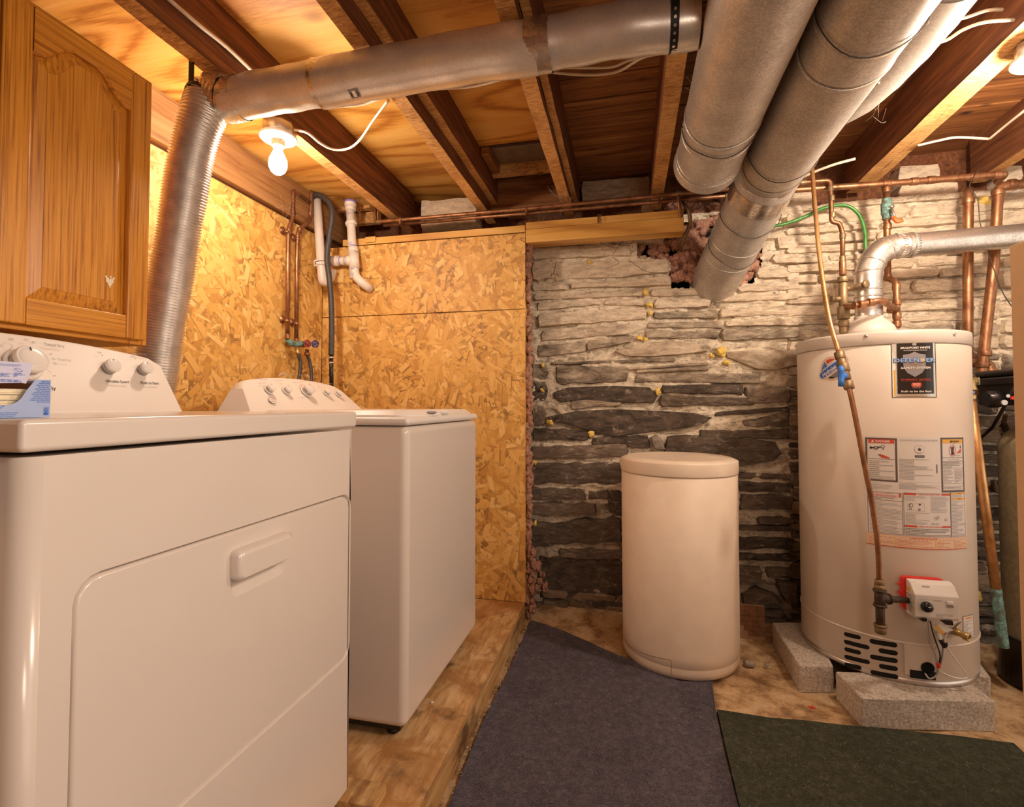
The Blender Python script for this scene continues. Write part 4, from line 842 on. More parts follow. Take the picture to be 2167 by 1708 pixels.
def strap_part(x, y, z, r, ztop, xw=.019, parent=None):
    m = MB(); prof = []; 
    for k in range(25): a = PI*k/24; prof.append((y-r*math.cos(a), z-r*math.sin(a)))
    prof = [(y-r, ztop)]+prof+[(y+r, ztop)]
    vs = [(x+s_, a, b) for a, b in prof for s_ in (-xw/2, xw/2)]
    m.add(vs, [(2*i, 2*i+1, 2*i+3, 2*i+2) for i in range(len(prof)-1)]); o = m.build('hanger_strap', 'blackmetal', parent)
    md = o.modifiers.new('s', 'SOLIDIFY'); md.thickness = .0012
    for k in range(8):
        if k < 1: yy, zz, nn = y-r, ztop-.012, (0, -1, 0)
        else: a = PI*(k)/13; yy, zz, nn = y-(r+.0014)*math.cos(a), z-(r+.0014)*math.sin(a), (0, -math.cos(a), -math.sin(a))
        MB().lathe([(.0036, 0), (.0036, .0006)], (x, yy, zz), nn, 12).build('strap_hole', 'silver', o)
    return o
xs = PY(1430, 50, YV-.065).x; strap_part(xs, YV, ZV+.002, .0655, 2.069, .019, dv); strap_part(path[40].x-.012, YV-.0, ZV-.012, .067, 2.085, .019, dv)
# ============================================================ large round heating ducts
def bigduct(label, segs, r, rings, seams, name='heating_duct', cap=None, mats='galv'):
    d = thing(name, (segs[0][0].x, segs[0][0].y, segs[0][0].z-r), label, 'duct')
    for pts in segs: MB().tube(pts, r, 56, 0, False, ups=(0, 0, 1) if abs((Vector(pts[1])-Vector(pts[0])).normalized().z) < .5 else None).build('duct_section', mats, d)
    for (p, ax, rr, w_) in rings:
        MB().lathe([(rr-.001, -w_), (rr+.0022, -w_*.6), (rr+.0022, w_*.6), (rr-.001, w_)], p, ax, 56).build('joint_ring', mats, d)
    return d
XLd, ZLd, rL = .293, 1.953, .1120
yE = 1.93
DL = bigduct('short wide heating duct with a closed round end, left of the pair', [[Vector((XLd, .25, ZLd)), Vector((XLd, 1.62, ZLd))], [Vector((XLd, 1.60, ZLd)), Vector((XLd, yE-.02, ZLd))]], rL, [(Vector((XLd, 1.615, ZLd)), 1, rL+.001, .007), (Vector((XLd, 1.70, ZLd)), 1, rL, .005), (Vector((XLd, 1.86, ZLd)), 1, rL, .004)], 0)
MB().lathe([(rL+.002, -.05), (rL+.005, -.045), (rL+.005, -.004), (rL+.0075, 0), (rL+.0065, .002), (rL-.004, .001), (rL-.008, -.012), (.001, -.013)], (XLd, yE, ZLd), 1, 56).build('end_cap', 'galv', DL)
XRd, ZRd = .535, 1.945
q0 = Vector((XRd, .25, ZRd)); q1 = Vector((XRd, 2.04, ZRd)); q2_ = P(1528, 566, 2.40); dirn = (q2_-q1).normalized()
q3 = q2_+dirn*.16
DR = bigduct('long heating duct bending down through the hole in the stone wall', [[q0, Vector((XRd, 1.36, ZRd))], [Vector((XRd, 1.35, ZRd)), q1-Vector((0, .06, 0))], [q1+dirn*.07, q3]], rL-.0005, [(Vector((XRd, 1.365, ZRd)), 1, rL, .007), (Vector((XRd, 1.25, ZRd)), 1, rL-.001, .003), (q1+dirn*.36, dirn, rL-.001, .004), (q1+dirn*.46, dirn, rL-.001, .003)], 0)
MB().tube([q1-Vector((0, .07, 0)), q1-Vector((0, .02, 0)), q1+(dirn-Vector((0, 1, 0)))*.002, q1+dirn*.03, q1+dirn*.085], rL+.0012, 56, 0, False, ups=(0, 0, 1)).build('elbow', 'galv', DR)
m = MB(); sg = 60; vs = []
for i in range(7):
    for k in range(sg):
        a = 2*PI*k/sg; p = q1+dirn*(.06+.012*i); uu = Vector((0, 0, 1)); uu = (uu-dirn*uu.dot(dirn)).normalized(); bb = dirn.cross(uu); rr = rL+.0026+.0025*abs(mnoise.noise(Vector((i*.8, k*.5, 9)))); vs.append(p+(uu*math.cos(a)+bb*math.sin(a))*rr)
m.add(vs, [(i*sg+k, i*sg+(k+1) % sg, (i+1)*sg+(k+1) % sg, (i+1)*sg+k) for i in range(6) for k in range(sg)], 0, True); m.build('foil_tape', 'foil', DR)
# long seam
a = R(-62); m = MB(); m.box((XRd-math.sin(a)*(rL)-.0015, 1.38, ZRd-math.cos(a)*rL-.002), (XRd-math.sin(a)*rL+.0015, 1.97, ZRd-math.cos(a)*rL+.0005)); m.build('seam', 'galv_d', DR)
MB().lathe([(.006, 0), (.005, .003), (.001, .004)], (XRd+.088, 1.42, ZRd-.0700), (.7, 0, -.7), 10).build('screw', 'steel', DR)
D3p = spline([Vector((.750, .3, 2.105)), Vector((.750, .9, 2.105)), Vector((.755, 1.35, 2.105)), Vector((.757, 1.60, 2.105)), Vector((.73, 1.82, 2.11)), Vector((.66, 1.96, 2.13))], 8)
D3 = thing('heating_duct', (.745, .3, 2.0), 'rear heating duct with crimped elbow, partly hidden above the long one', 'duct')
MB().tube(D3p[:18], .098, 48, 0, False, ups=(0, 0, 1)).build('duct_section', 'galv', D3); MB().tube(D3p[16:], [.1 if i % 4 else .1018 for i in range(len(D3p)-16)], 48, 0, False, ups=(0, 0, 1)).build('elbow', 'galv', D3)
# hanging wires round the two big ducts
def loopwire(par, c, ax, r, ang0, ang1, extra0=None, extra1=None, rad=.0016):
    c = Vector(c); pts = []; ax = Vector(ax).normalized(); U = Vector((0, 0, 1)); U = (U-ax*U.dot(ax)).normalized(); V = U.cross(ax)
    for i in range(31): a = R(ang0+(ang1-ang0)*i/30); pts.append(c+U*math.cos(a)*r+V*math.sin(a)*r+ax*.006*math.sin(i*.6))
    if extra0: pts = [Vector(p) for p in extra0]+pts
    if extra1: pts += [Vector(p) for p in extra1]
    return MB().tube(pts, rad, 6).build('hanger_wire', 'wire', par)
loopwire(DR, (XRd, 1.23, ZRd), (0, 1, 0), rL+.004, 40, 330, None, [(XLd+.08, 1.12, 2.045), (XLd+.02, 1.08, 2.068)])
loopwire(DL, (XLd, 1.66, ZLd), (0, 1, 0), rL+.004, 90, 320, [(XRd-.12, 1.8, ZRd-.03)], None)
loopwire(DR, (XRd, 1.87, ZRd), (0, 1, 0), rL+.004, 60, 300, None, None)
loopwire(DR, q1+dirn*.20, dirn+Vector((.1, 0, .25)), rL+.008, 60, 330, None, [PY(1490, 345, 2.1), PY(1468, 260, 2.0)])
loopwire(DR, q1+dirn*.40, dirn+Vector((-.2, 0, .2)), rL+.008, 80, 330, None, None)
# ============================================================ electrical cables
def cable(px, z, label, r=.0045, mat='cable', n=8, grp=None, name='electrical_cable', cat='cable', flat=1.):
    pts = [PZ(a, b, z if not isinstance(z, list) else z[i]) for i, (a, b) in enumerate(px)]
    return tag(MB().tube(spline(pts, n), r, 8).build(name, mat), label, cat, grp)
tag(MB().tube(spline([PX(330, -30, -1.183), PX(359, 0, -1.183), PX(420, 52, -1.183), PX(480, 100, -1.183), PX(531, 148, -1.183), PX(560, 175, -1.183)], 5), .006, 8).build('electrical_cable', 'cable'), 'cream cable stapled along the side of the joist near the cabinet', 'cable')
cable([(335, 176), (362, 168), (395, 158), (430, 140)], 2.255, 'short cream cable above the oak cabinet corner')
cable([(622, 275), (650, 281), (678, 303), (705, 316), (735, 315), (760, 298), (790, 255), (822, 212)], [2.045, 2.045, 2.04, 2.04, 2.05, 2.06, 2.065, 2.066], 'cream cable looping from the porcelain light box to the joist')
cable([(600, 222), (680, 225), (760, 222), (800, 210), (822, 203)], [2.05, 2.06, 2.066, 2.066, 2.068], 'cream cable running straight from the light box under the duct')
def crosscables(lst):
    for i, (px, z, l) in enumerate(lst): cable(px, z, l)
crosscables([([(872, 183), (905, 168), (940, 160), (1010, 160), (1060, 152), (1092, 146)], 2.13, 'upper cream cable crossing the bay between the two centre joists'),
 ([(872, 190), (930, 188), (1000, 183), (1060, 168), (1092, 157)], 2.125, 'lower cream cable crossing the bay between the two centre joists'),
 ([(1148, 138), (1200, 130), (1300, 122), (1340, 108), (1405, 100)], 2.13, 'uppermost cream cable in the dark plank bay'),
 ([(1148, 145), (1205, 143), (1290, 142), (1330, 128), (1405, 106)], 2.125, 'middle cream cable in the dark plank bay'),
 ([(1148, 150), (1200, 156), (1260, 158), (1310, 150), (1360, 122), (1405, 112)], 2.12, 'lowest cream cable sagging in the dark plank bay'),
 ([(1464, 92), (1480, 84), (1512, 74)], 2.13, 'upper cream cable between joist and capped duct'), ([(1464, 100), (1490, 104), (1512, 101)], 2.12, 'lower cream cable between joist and capped duct'),
 ([(1940, 52), (1985, 48), (2040, 38), (2090, 22), (2140, 20)], 2.16, 'upper cream cable right of the ducts, ending at the doubled joist'),
 ([(1955, 92), (2000, 86), (2040, 62), (2090, 46), (2167, 42), (2230, 42)], 2.10, 'lower cream cable right of the ducts, reaching the frame edge')])
cable([(1942, 308), (1985, 298), (2025, 291), (2094, 294)], 2.062, 'cream cable from the doubled joist to a staple'); cable([(2094, 294), (2125, 268), (2167, 235), (2200, 210)], [2.062, 2.06, 2.04, 2.03], 'cream cable rising from the staple to the light at the right')
cable([(1690, 385), (1705, 372), (1760, 350), (1810, 336)], [2.04, 2.05, 2.06, 2.068], 'cut stub of cream cable behind the long duct', .0055)
tag(MB().tube(spline([PY(a, b, 2.36) for a, b in ((2075, 350), (2062, 372), (2052, 395), (2068, 420), (2072, 450), (2076, 480), (2100, 560), (2120, 615), (2150, 662))], 8), .0018, 6).build('bell_wire', 'wire'), 'thin grey bell wire dangling in front of the two tall copper pipes', 'wire')
cable([(1412, 100), (1402, 190), (1396, 230), (1394, 290), (1380, 340)], 2.2, 'thin dark wire running down beside the joist', .0025, 'wire', 6, None, 'bell_wire', 'wire')
cable([(336, 190), (372, 210), (410, 238)], 2.24, 'dark cable behind the oak cabinet on the grey beam', .005, 'wire')
# ============================================================ copper supply lines
def pipe(pts, r, mat, parent=None, name='pipe', fil=.02, fits=True, n=5):
    p = fillet(pts, fil, n); m = MB().tube(p, r, 14)
    o = m.build(name, mat, parent)
    return o
def rings(ps, r, parent, mat='copper', h=.012, axs=None):
    for i, (p, ax) in enumerate(ps): 
        m = MB(); fitring(m, p, ax, r*1.22, h); m.build('fitting', mat, parent)
YC = 2.395
A = thing('copper_supply_pipe', (.2, YC, 2.0), 'thin upper copper water pipe running along the top of the rear wall', 'pipe')
a0, a1, a2, a3, a4 = PY(793, 428, YC), PY(795, 470, YC), PY(1112, 442, YC), PY(1436, 410, YC), PY(1757, 381, YC)
pipe([a0, a1, a2, a3, a4, PY(1760, 470, YC), PY(1776, 472, YC), PY(1783, 492, YC), PY(1783, 560, YC)], .0095, 'copper', A)
rings([(PY(794, 470, YC)+Vector((.02, 0, 0)), 0), (a3, 0), (PY(1700, 386, YC), 0), (PY(1757, 400, YC), 2), (PY(1760, 420, YC), 2), (PY(1762, 455, YC), 2), (PY(1783, 500, YC), 2), (PY(1783, 548, YC), 2)], .0095, A, 'brass_d')
a = PY(1436, 412, YC); pipe([a, PY(1438, 440, YC+.01), PY(1441, 462, YC+.03), PY(1430, 480, YC+.08), PY(1420, 505, YC+.2)], .009, 'copper', A, 'branch_pipe')
B = thing('copper_supply_pipe', (.2, YC+.02, 1.98), 'thicker lower copper water pipe under the first along the rear wall', 'pipe')
YB = YC+.03; b0, b1, b2, b3, b4 = PY(812, 477, YB), PY(1112, 452, YB), PY(1440, 423, YB), PY(1680, 402, YB), PY(2128, 368, YB)
pipe([b0, b1, b2, b3], .0095, 'copper', B); pipe([PY(1640, 405, YB), b3, PY(1875, 389, YB), b4, b4+Vector((.02, .08, 0))], .0135, 'copper', B, 'pipe')
rings([(b2, 0), (PY(1540, 414, YB), 0)], .0095, B, 'brass_d'); rings([(PY(1875, 389, YB), 0), (PY(1935, 384, YB), 0), (PY(1970, 381, YB), 0), (PY(2060, 374, YB), 0), (PY(2110, 370, YB), 0)], .0135, B, 'copper', .014)
pipe([b2, PY(1458, 445, YB), PY(1462, 470, YB+.02), PY(1450, 500, YB+.06), PY(1440, 530, YB+.18)], .009, 'brass_d', B, 'branch_pipe')
YH = YB-.005; c0, c1 = PY(1876, 395, YH), PY(1879, 590, YH-.02)
pipe([c0, PY(1877, 500, YH), c1, PY(1890, 592, YH-.04), PY(1897, 600, YH-.06), PY(1898, 694, YH-.09)], .0125, 'copper', B, 'drop_pipe', .02)
rings([(PY(1876, 402, YH), 2), (PY(1877, 432, YH), 2), (PY(1878, 480, YH), 2), (PY(1879, 588, YH-.015), 2), (PY(1897, 608, YH-.06), 2), (PY(1898, 640, YH-.075), 2), (PY(1898, 668, YH-.08), 2), (PY(1898, 686, YH-.09), 2)], .0125, B)
# ball valve with corroded body and orange lever on the drop
bv = MB().lathe([(.016, -.05), (.018, -.046), (.018, -.03), (.022, -.026), (.022, .018), (.018, .022), (.018, .038), (.016, .04)], PY(1877, 440, YH), 2, 14).build('valve', 'patina', B)
h = PY(1888, 438, YH-.02); MB().tube([PY(1877, 440, YH-.01), h+Vector((0, -.012, 0))], .007, 10).build('valve_stem', 'steel', bv)
m = MB(); pl = [PY(1886, 440, YH-.035), PY(1892, 455, YH-.037), PY(1896, 466, YH-.038), PY(1898, 470, YH-.04), PY(1911, 466, YH-.045)]
m.tube(pl[:3], .005, 8); m.build('lever', 'steel', bv); MB().tube(fillet([PY(1889, 458, YH-.038), pl[3], pl[4]], .008), .0075, 10).build('lever_grip', 'orange', bv)
# pipe hangers along the rear header
for i, (px, py) in enumerate(((850, 470), (1115, 446), (1208, 428), (1395, 420))):
    p = PY(px, py, YC+.01); MB().box((p.x-.004, YC-.012, p.z-.016), (p.x+.004, YC+.03, p.z+.016)).build('pipe_strap', 'copper', A if i % 2 else B)
# ============================================================ water heater
HX, HYc, HR = .985, 2.297, .282
HC = Vector((HX, HYc, 0)); bear = math.atan2(HX, HYc); hn = Vector((-math.sin(bear), -math.cos(bear), 0)); hr = Vector((math.cos(bear), -math.sin(bear), 0))
def hit(px, py, C=HC, r=HR, n_=hn, rr=hr):
    d = DIR(px, py); o = EY-C; A_ = d.x*d.x+d.y*d.y; B_ = 2*(o.x*d.x+o.y*d.y); C_ = o.x*o.x+o.y*o.y-r*r; q_ = B_*B_-4*A_*C_
    t = (-B_-math.sqrt(q_))/(2*A_) if q_ > 0 else -B_/(2*A_); p = EY+d*t; v = p-C; return math.atan2(v.dot(rr), v.dot(n_))*r, p.z
def onc(s_, z, o, C=HC, r=HR, n_=hn, rr=hr):
    a = s_/r; return Vector((C.x, C.y, z))+(n_*math.cos(a)+rr*math.sin(a))*(r+o)
zb_w = hit(1858, 1434)[1]; zt_w = hit(1880, 699)[1]
print('heater z', zb_w, zt_w)
wh = thing('water_heater', (HX, HYc, zb_w), 'tall warm grey gas water heater standing on concrete blocks', 'water heater')
MB().lathe([(HR-.003, 0), (HR-.001, .004), (HR-.001, .020)], (HX, HYc, zb_w), 2, 96).build('base_rim', 'steel', wh)
zr = hit(2035, 1378)[1]
MB().lathe([(HR-.001, zb_w+.0205), (HR, zb_w+.022), (HR, zt_w-.052), (HR-.002, zt_w-.051)], (HX, HYc, 0), 2, 128).build('tank_jacket', 'heater', wh)
MB().lathe([(HR+.0005, zt_w-.050), (HR+.003, zt_w-.047), (HR+.003, zt_w-.010), (HR+.001, zt_w-.002), (HR-.006, zt_w), (.02, zt_w+.004), (.0001, zt_w+.004)], (HX, HYc, 0), 2, 128).build('top_lid', 'heater_t', wh)
m = MB()
for px, py in ((1681, 732), (1833, 711), (2018, 707)):
    s_, z = hit(px, py, r=HR+.003); p = onc(s_, z, .003); nn = (p-Vector((HX, HYc, p.z))); MB().lathe([(.0062, 0), (.0062, .0015), (.0045, .0035), (.001, .004)], p, nn, 12).build('screw', 'steel', wh)
sv, zv = hit(1840, 540, r=.05); FC = P(1838, 640, 2.0)
FC = Vector((HX-.045, HYc-.0, 0))
# draft hood + legs
u_ = (1838-CX)/F; db = FW+RT*u_; tt = HX/db.x
FC = Vector((0, 0, 0)); dd_ = DIR(1838, 640); tq = 2.02; FC = Vector((EY+dd_*tq)); FCx, FCy = FC.x, FC.y
MB().lathe([(.092, zt_w+.018), (.094, zt_w+.020), (.082, zt_w+.048), (.066, zt_w+.068), (.052, zt_w+.078), (.050, zt_w+.082), (.050, zt_w+.09)], (FCx, FCy, 0), 2, 48).build('draft_hood', 'heater_t', wh)
for k in range(4):
    a = R(45+90*k)+bear; MB().box((FCx+.08*math.cos(a)-.004, FCy+.08*math.sin(a)-.004, zt_w+.003), (FCx+.08*math.cos(a)+.004, FCy+.08*math.sin(a)+.004, zt_w+.03)).build('hood_leg', 'heater_t', wh)
# seam of the lower jacket, vents, access panel
m = MB(); pr = Print(lambda u, v, o: onc(u, v, o))
def slot(px0, py0, px1, py1, hpx):
    (a, z0), (b, z1) = hit(px0, py0), hit(px1, py1); h_ = hpx*1.8*1.75/F/2; m_ = MB(); n_ = 16; top, bot = [], []
    for i in range(n_+1):
        u = .5-.5*math.cos(PI*i/n_); s_ = a+(b-a)*u; z_ = z0+(z1-z0)*u; e = min(u, 1-u)*abs(b-a); k = math.sqrt(max(0., 1-max(0., 1-e/h_)**2)) if e < h_ else 1.
        top.append((s_, z_+h_*k)); bot.append((s_, z_-h_*k))
    m_.add([onc(u, v, .0006) for u, v in top+bot], [(i, i+1, n_+2+i, n_+1+i) for i in range(n_)]); m_.build('vent_slot', 'hole', wh)
for a in ((1786, 1341, 1822, 1350, 5.2), (1786, 1357, 1840, 1371, 5.2), (1787, 1373, 1822, 1382, 5.2), (1787, 1389, 1841, 1402, 5.2), (1787, 1405, 1823, 1414, 5.2), (1840, 1356, 1899, 1366, 5.6), (1859, 1376, 1900, 1383, 5.6), (1841, 1389, 1900, 1399, 5.6), (1860, 1409, 1900, 1416, 5.6), (1842, 1422, 1901, 1433, 5.6)): slot(*a)
def cylpatch(pts_px, mat, name, off, parent=wh, th=.0):
    uv = [hit(a, b) for a, b in pts_px]; u0, u1 = min(p[0] for p in uv), max(p[0] for p in uv); v0, v1 = min(p[1] for p in uv), max(p[1] for p in uv); m = MB(); n_ = max(2, int((u1-u0)/.01))
    vs = [onc(u0+(u1-u0)*i/n_, v, o) for i in range(n_+1) for v, o in ((v0, 0), (v0, off), (v1, off), (v1, 0))]
    fs = [(i*4+k, i*4+k+1, i*4+k+5, i*4+k+4) for i in range(n_) for k in range(3)]; m.add(vs, fs); m.add(vs, [(0, 1, 2, 3), (n_*4, n_*4+1, n_*4+2, n_*4+3)]); return m.build(name, mat, parent), (u0, v0, u1, v1)
ap, bb_ = cylpatch([(1912, 1361), (1980, 1434)], 'heater', 'access_panel', .0025)
cylpatch([(1925, 1416), (1979, 1439)], 'hole', 'burner_opening', .0036, ap)
(u0, v0, u1, v1) = bb_; pr0 = Print(lambda u, v, o: onc(u, v, .0025+o)); pr0.frame(u0, v0, u1, v1, .0010, 'txt_g'); pr0.build('panel_seam', ap)
s_, z = hit(1962, 1413); m = MB(); c_ = onc(s_, z, 0); m.lathe([(.0001, .0044), (.0205, .0044)], c_, onc(s_, z, 1)-c_, 28); m.build('sight_hole', 'hole', ap)
m = MB(); s0, zz = hit(1985, 1360); z1_ = zb_w+.021
sr_, zr_ = hit(2030, 1366); MB().lathe([(HR+.0002, zr_-.004), (HR+.003, zr_-.002), (HR+.003, zr_+.002), (HR+.0002, zr_+.004)], (HX, HYc, 0), 2, 128).build('jacket_bead', 'heater', wh)
# drain valve
s_, z = hit(2012, 1332); pc = onc(s_, z, 0); nv = (onc(s_, z, 1)-pc).normalized(); sd = Vector((0, 0, 1)).cross(nv)
MB().lathe([(.026, 0), (.026, .0025), (.022, .004), (.012, .004)], pc, nv, 28).build('valve_escutcheon', 'heater_t', wh)
dvv = MB().lathe([(.013, .004), (.014, .02), (.011, .022), (.011, .036), (.0135, .038), (.0135, .052), (.010, .053), (.008, .05), (.008, .04), (.0001, .04)], pc, (nv+Vector((.35, 0, -.15))).normalized(), 18).build('drain_valve', 'brass', wh)
MB().tube([pc+nv*.018, pc+nv*.02+Vector((0, 0, .022))], .005, 10).build('valve_stem', 'brass', dvv)
# gas control valve
s_, z = hit(1950, 1256); gc = onc(s_, z, 0); gn = (onc(s_, z, 1)-gc).normalized(); gs = Vector((0, 0, 1)).cross(gn).normalized()
if gs.dot(RT) < 0: gs = -gs
G = frame(gc, gs, (0, 0, 1), gn); k_ = 1.7/F
mb = MB(G); W2, H2 = .066, .058
mb.prism([(x, y) for x, y in rrect(-W2-.004, -H2+.008, W2-.012, H2+.004, .012)], 2, .012, .030); gv = mb.build('gas_control_valve', 'red', wh, .001)
for i in range(3): MB(G).box((-W2-.012, .03-.03*i, .014), (-W2-.003, .038-.03*i, .028)).build('red_tab', 'red', gv)
mb = MB(G); prof = [(-H2, .030), (-H2, .075), (-H2+.008, .082), (.022, .084), (.036, .072), (.052, .060), (H2-.004, .052), (H2, .046), (H2, .030)]
vs = [(x, y, z_) for x in (-W2+.006, W2) for y, z_ in prof]; n_ = len(prof)
mb.add([(-W2+.006, y, z_) for y, z_ in prof]+[(W2, y, z_) for y, z_ in prof], [list(range(n_)), list(range(n_, 2*n_))[::-1]]+[(i, (i+1) % n_, n_+(i+1) % n_, n_+i) for i in range(n_)]); cv = mb.build('cover', 'plastic_w', gv, .003, 3)
MB(G).box((-W2+.010, H2-.016, .047), (-W2+.026, H2-.002, .056)).build('corner_clip', 'plastic_w', gv, .002); 
MB(G).lathe([(.0155, 0), (.0165, .003), (.0165, .010), (.014, .016), (.0001, .017)], (-.028, -.014, .0835), 2, 28).build('dial', 'black', gv)
MB(G).box((-.030, -.012, .1005), (-.022, -.0105, .1012)).build('pointer_mark', 'white', gv)
MB(G).box((.030, -.002, .0845), (.048, .008, .088)).build('latch', 'white', gv, .001); MB(G).box((.030, -.012, .0843), (.049, -.004, .0865)).build('latch', 'knob_grey', gv, .001)
MB(G).box((-.040, -H2-.006, .05), (-.026, -H2+.004, .084)).build('connector', 'black', gv); MB(G).box((.026, -H2-.010, .05), (.046, -H2+.003, .086)).build('connector', 'black', gv)
pr = Print(lambda u, v, o: G((u, v, .0842+o))); pr.text('WARNING', .004, .007, .005, 'txt_g', .026, 'c', 1); pr.text('HOT  PILOT  OFF', -.034, .008, .003, 'txt_g', .026, 'c', 1); pr.lines(.0, -.046, .05, -.034, 3, 'txt_g', 4, 1); pr.build('valve_print', gv)
pr = Print(lambda u, v, o: G((u, v, .066-(v-.044)*.7+.003+o))); pr.lines(-.03, .042, .024, .050, 1, 'knob_grey', 2, 1); pr.build('valve_print', gv)
pr = Print(lambda u, v, o: G((-W2+.006-o, v, u))); pr.rect(.034, -.05, .074, .02, 'white'); pr.rect(.034, .02, .056, .034, 'lor'); pr.lines(.036, -.046, .072, .016, 8, 'txt', 9); pr.build('side_label', gv)
# wires below the valve
def hw(pts, r, mat, nm='wire_lead'): MB().tube(spline([onc(*hit(a, b), o) for a, b, o in pts], 7), r, 6).build(nm, mat, gv)
hw([(1946, 1298, .06), (1953, 1315, .03), (1960, 1345, .02), (1972, 1380, .02), (1976, 1405, .02), (1974, 1425, .015), (1962, 1432, .012), (1954, 1422, .008)], .0028, 'steel')
hw([(1948, 1300, .06), (1962, 1330, .03), (1972, 1355, .022), (1980, 1380, .02), (1978, 1400, .02)], .0022, 'black'); hw([(2000, 1298, .06), (1992, 1315, .04), (1988, 1335, .03), (1985, 1352, .03), (2002, 1385, .035), (2026, 1418, .03), (2020, 1426, .03), (2000, 1424, .025), (1980, 1414, .02)], .0022, 'white'); hw([(2000, 1298, .06), (1998, 1325, .03), (1988, 1350, .02), (1984, 1385, .02), (1980, 1408, .018)], .0028, 'txt_g')
hw([(1975, 1396, .023), (1976, 1406, .023)], .0055, 'red', 'sleeve'); hw([(1984, 1352, .03), (1986, 1358, .03)], .008, 'black', 'cable_tie'); hw([(1970, 1328, .03), (1976, 1344, .03)], .0065, 'white', 'connector'); hw([(1978, 1345, .026), (1986, 1362, .026)], .007, 'black', 'sleeve')
a = [onc(*hit(x, y), o) for x, y, o in ((1953, 1310, .055), (1965, 1306, .055), (1988, 1317, .058), (1965, 1326, .058))]
MB().add(a+[p+gn*.001 for p in a], [(0, 1, 2, 3), (4, 5, 6, 7), (0, 1, 5, 4), (1, 2, 6, 5), (2, 3, 7, 6), (3, 0, 4, 7)]).build('warning_tag', 'white', gv); b = [a[0].lerp(a[1], .25), a[0].lerp(a[1], .62), a[3].lerp(a[2], .35), a[3].lerp(a[2], .05)]
MB().add([p-gn*.0012 for p in b]+[p+gn*.0022 for p in b], [(0, 1, 2, 3), (4, 5, 6, 7)]).build('warning_tag', 'lor', gv)
# --- labels on the jacket
def CP(): return Print(lambda u, v, o: onc(u, v, .0006+o))
(u0, vt), (u1, vb) = hit(1828, 921), hit(2047, 1160)
lab, _ = cylpatch([(1829, 922), (2046, 1157)], 'white', 'rating_label', .0005)
W_, H_ = u1-u0, vt-vb
ex = lambda f: u0+W_*f; ey = lambda f: vt-H_*f    # fractions of the label
pr = CP(); pr.fn = lambda u, v, o: onc(u, v, .0007+o)
pr.frame(ex(.012), ey(.415), ex(.285), ey(.02), .0058, 'lbrown'); pr.rect(ex(.04), ey(.068), ex(.262), ey(.032), 'lred'); pr.text('DANGER', ex(.165), ey(.050), .0068, 'white', W_*.125, bold=.03); pr.poly([(ex(.062), ey(.062)), (ex(.092), ey(.062)), (ex(.077), ey(.038))], 'white', 3)
pr.rect(ex(.03), ey(.214), ex(.27), ey(.211), 'txt'); pr.disc(ex(.062), ey(.112), .0042, 'txt', 2); pr.line([(ex(.062), ey(.112)), (ex(.175), ey(.100))], .004, 'txt'); pr.disc(ex(.105), ey(.112), .006, 'txt', 2); pr.disc(ex(.105), ey(.112), .003, 'white', 3); pr.disc(ex(.165), ey(.098), .006, 'txt_g', 2); pr.disc(ex(.165), ey(.098), .0035, 'white', 3); pr.line([(ex(.17), ey(.112)), (ex(.168), ey(.130))], .0015, 'txt')
pr.poly([(ex(.13), ey(.178)), (ex(.16), ey(.172)), (ex(.225), ey(.198)), (ex(.22), ey(.206)), (ex(.15), ey(.198))], 'lred', 2)
for k in range(4): pr.line([(ex(.14), ey(.182)), (ex(.118+k*.008), ey(.162+.004*(3-k)))], .0012, 'txt')
pr.lines(ex(.042), ey(.40), ex(.262), ey(.225), 10, 'txt_g', 1); pr.lines(ex(.02), ey(.495), ex(.27), ey(.428), 5, 'txt_g', 2, 2, .25)
pr.text('AUTOMATIC STORAGE WATER HEATER', ex(.48), ey(.035), .0058, 'txt_g', W_*.34); pr.disc(ex(.478), ey(.115), .0150, 'txt_g', 1, 28); pr.disc(ex(.478), ey(.115), .0142, 'white', 2, 28)
st = []
for k in range(10): a = R(90+36*k); rr_ = .0075 if k % 2 == 0 else .003; st.append((ex(.478)+rr_*math.cos(a), ey(.115)+rr_*math.sin(a)))
pr.poly(st, 'txt', 4); pr.text('DESIGN', ex(.478), ey(.088), .0024, 'txt_g', .012); pr.text('CERTIFIED', ex(.478), ey(.142), .0024, 'txt_g', .014)
pr.rect(ex(.437), ey(.187), ex(.522), ey(.168), 'txt', 1); pr.text('AHRI CERTIFIED', ex(.48), ey(.1775), .0024, 'white', W_*.07, bold=.02); pr.lines(ex(.30), ey(.39), ex(.62), ey(.20), 15, 'txt_g', 5); pr.lines(ex(.295), ey(.475), ex(.665), ey(.418), 8, 'txt_g', 6, 2, .4)
for k in range(14): pr.rect(ex(.632), ey(.252+k*.0055), ex(.645), ey(.2505+k*.0055-.0022), 'txt')
pr.rect(ex(.30), ey(.4105), ex(.66), ey(.409), 'txt_g')
pr.frame(ex(.682), ey(.495), ex(.975), ey(.01), .0058, 'lbrown'); pr.rect(ex(.702), ey(.060), ex(.958), ey(.025), 'lor'); pr.text('WARNING', ex(.852), ey(.043), .0062, 'txt', W_*.10, bold=.02); pr.poly([(ex(.785), ey(.053)), (ex(.807), ey(.053)), (ex(.796), ey(.030))], 'txt', 3)
pr.rect(ex(.70), ey(.19), ex(.958), ey(.187), 'txt'); pr.poly([(ex(.80), ey(.165)), (ex(.832), ey(.160)), (ex(.832), ey(.09)), (ex(.80), ey(.095))], 'txt', 2)
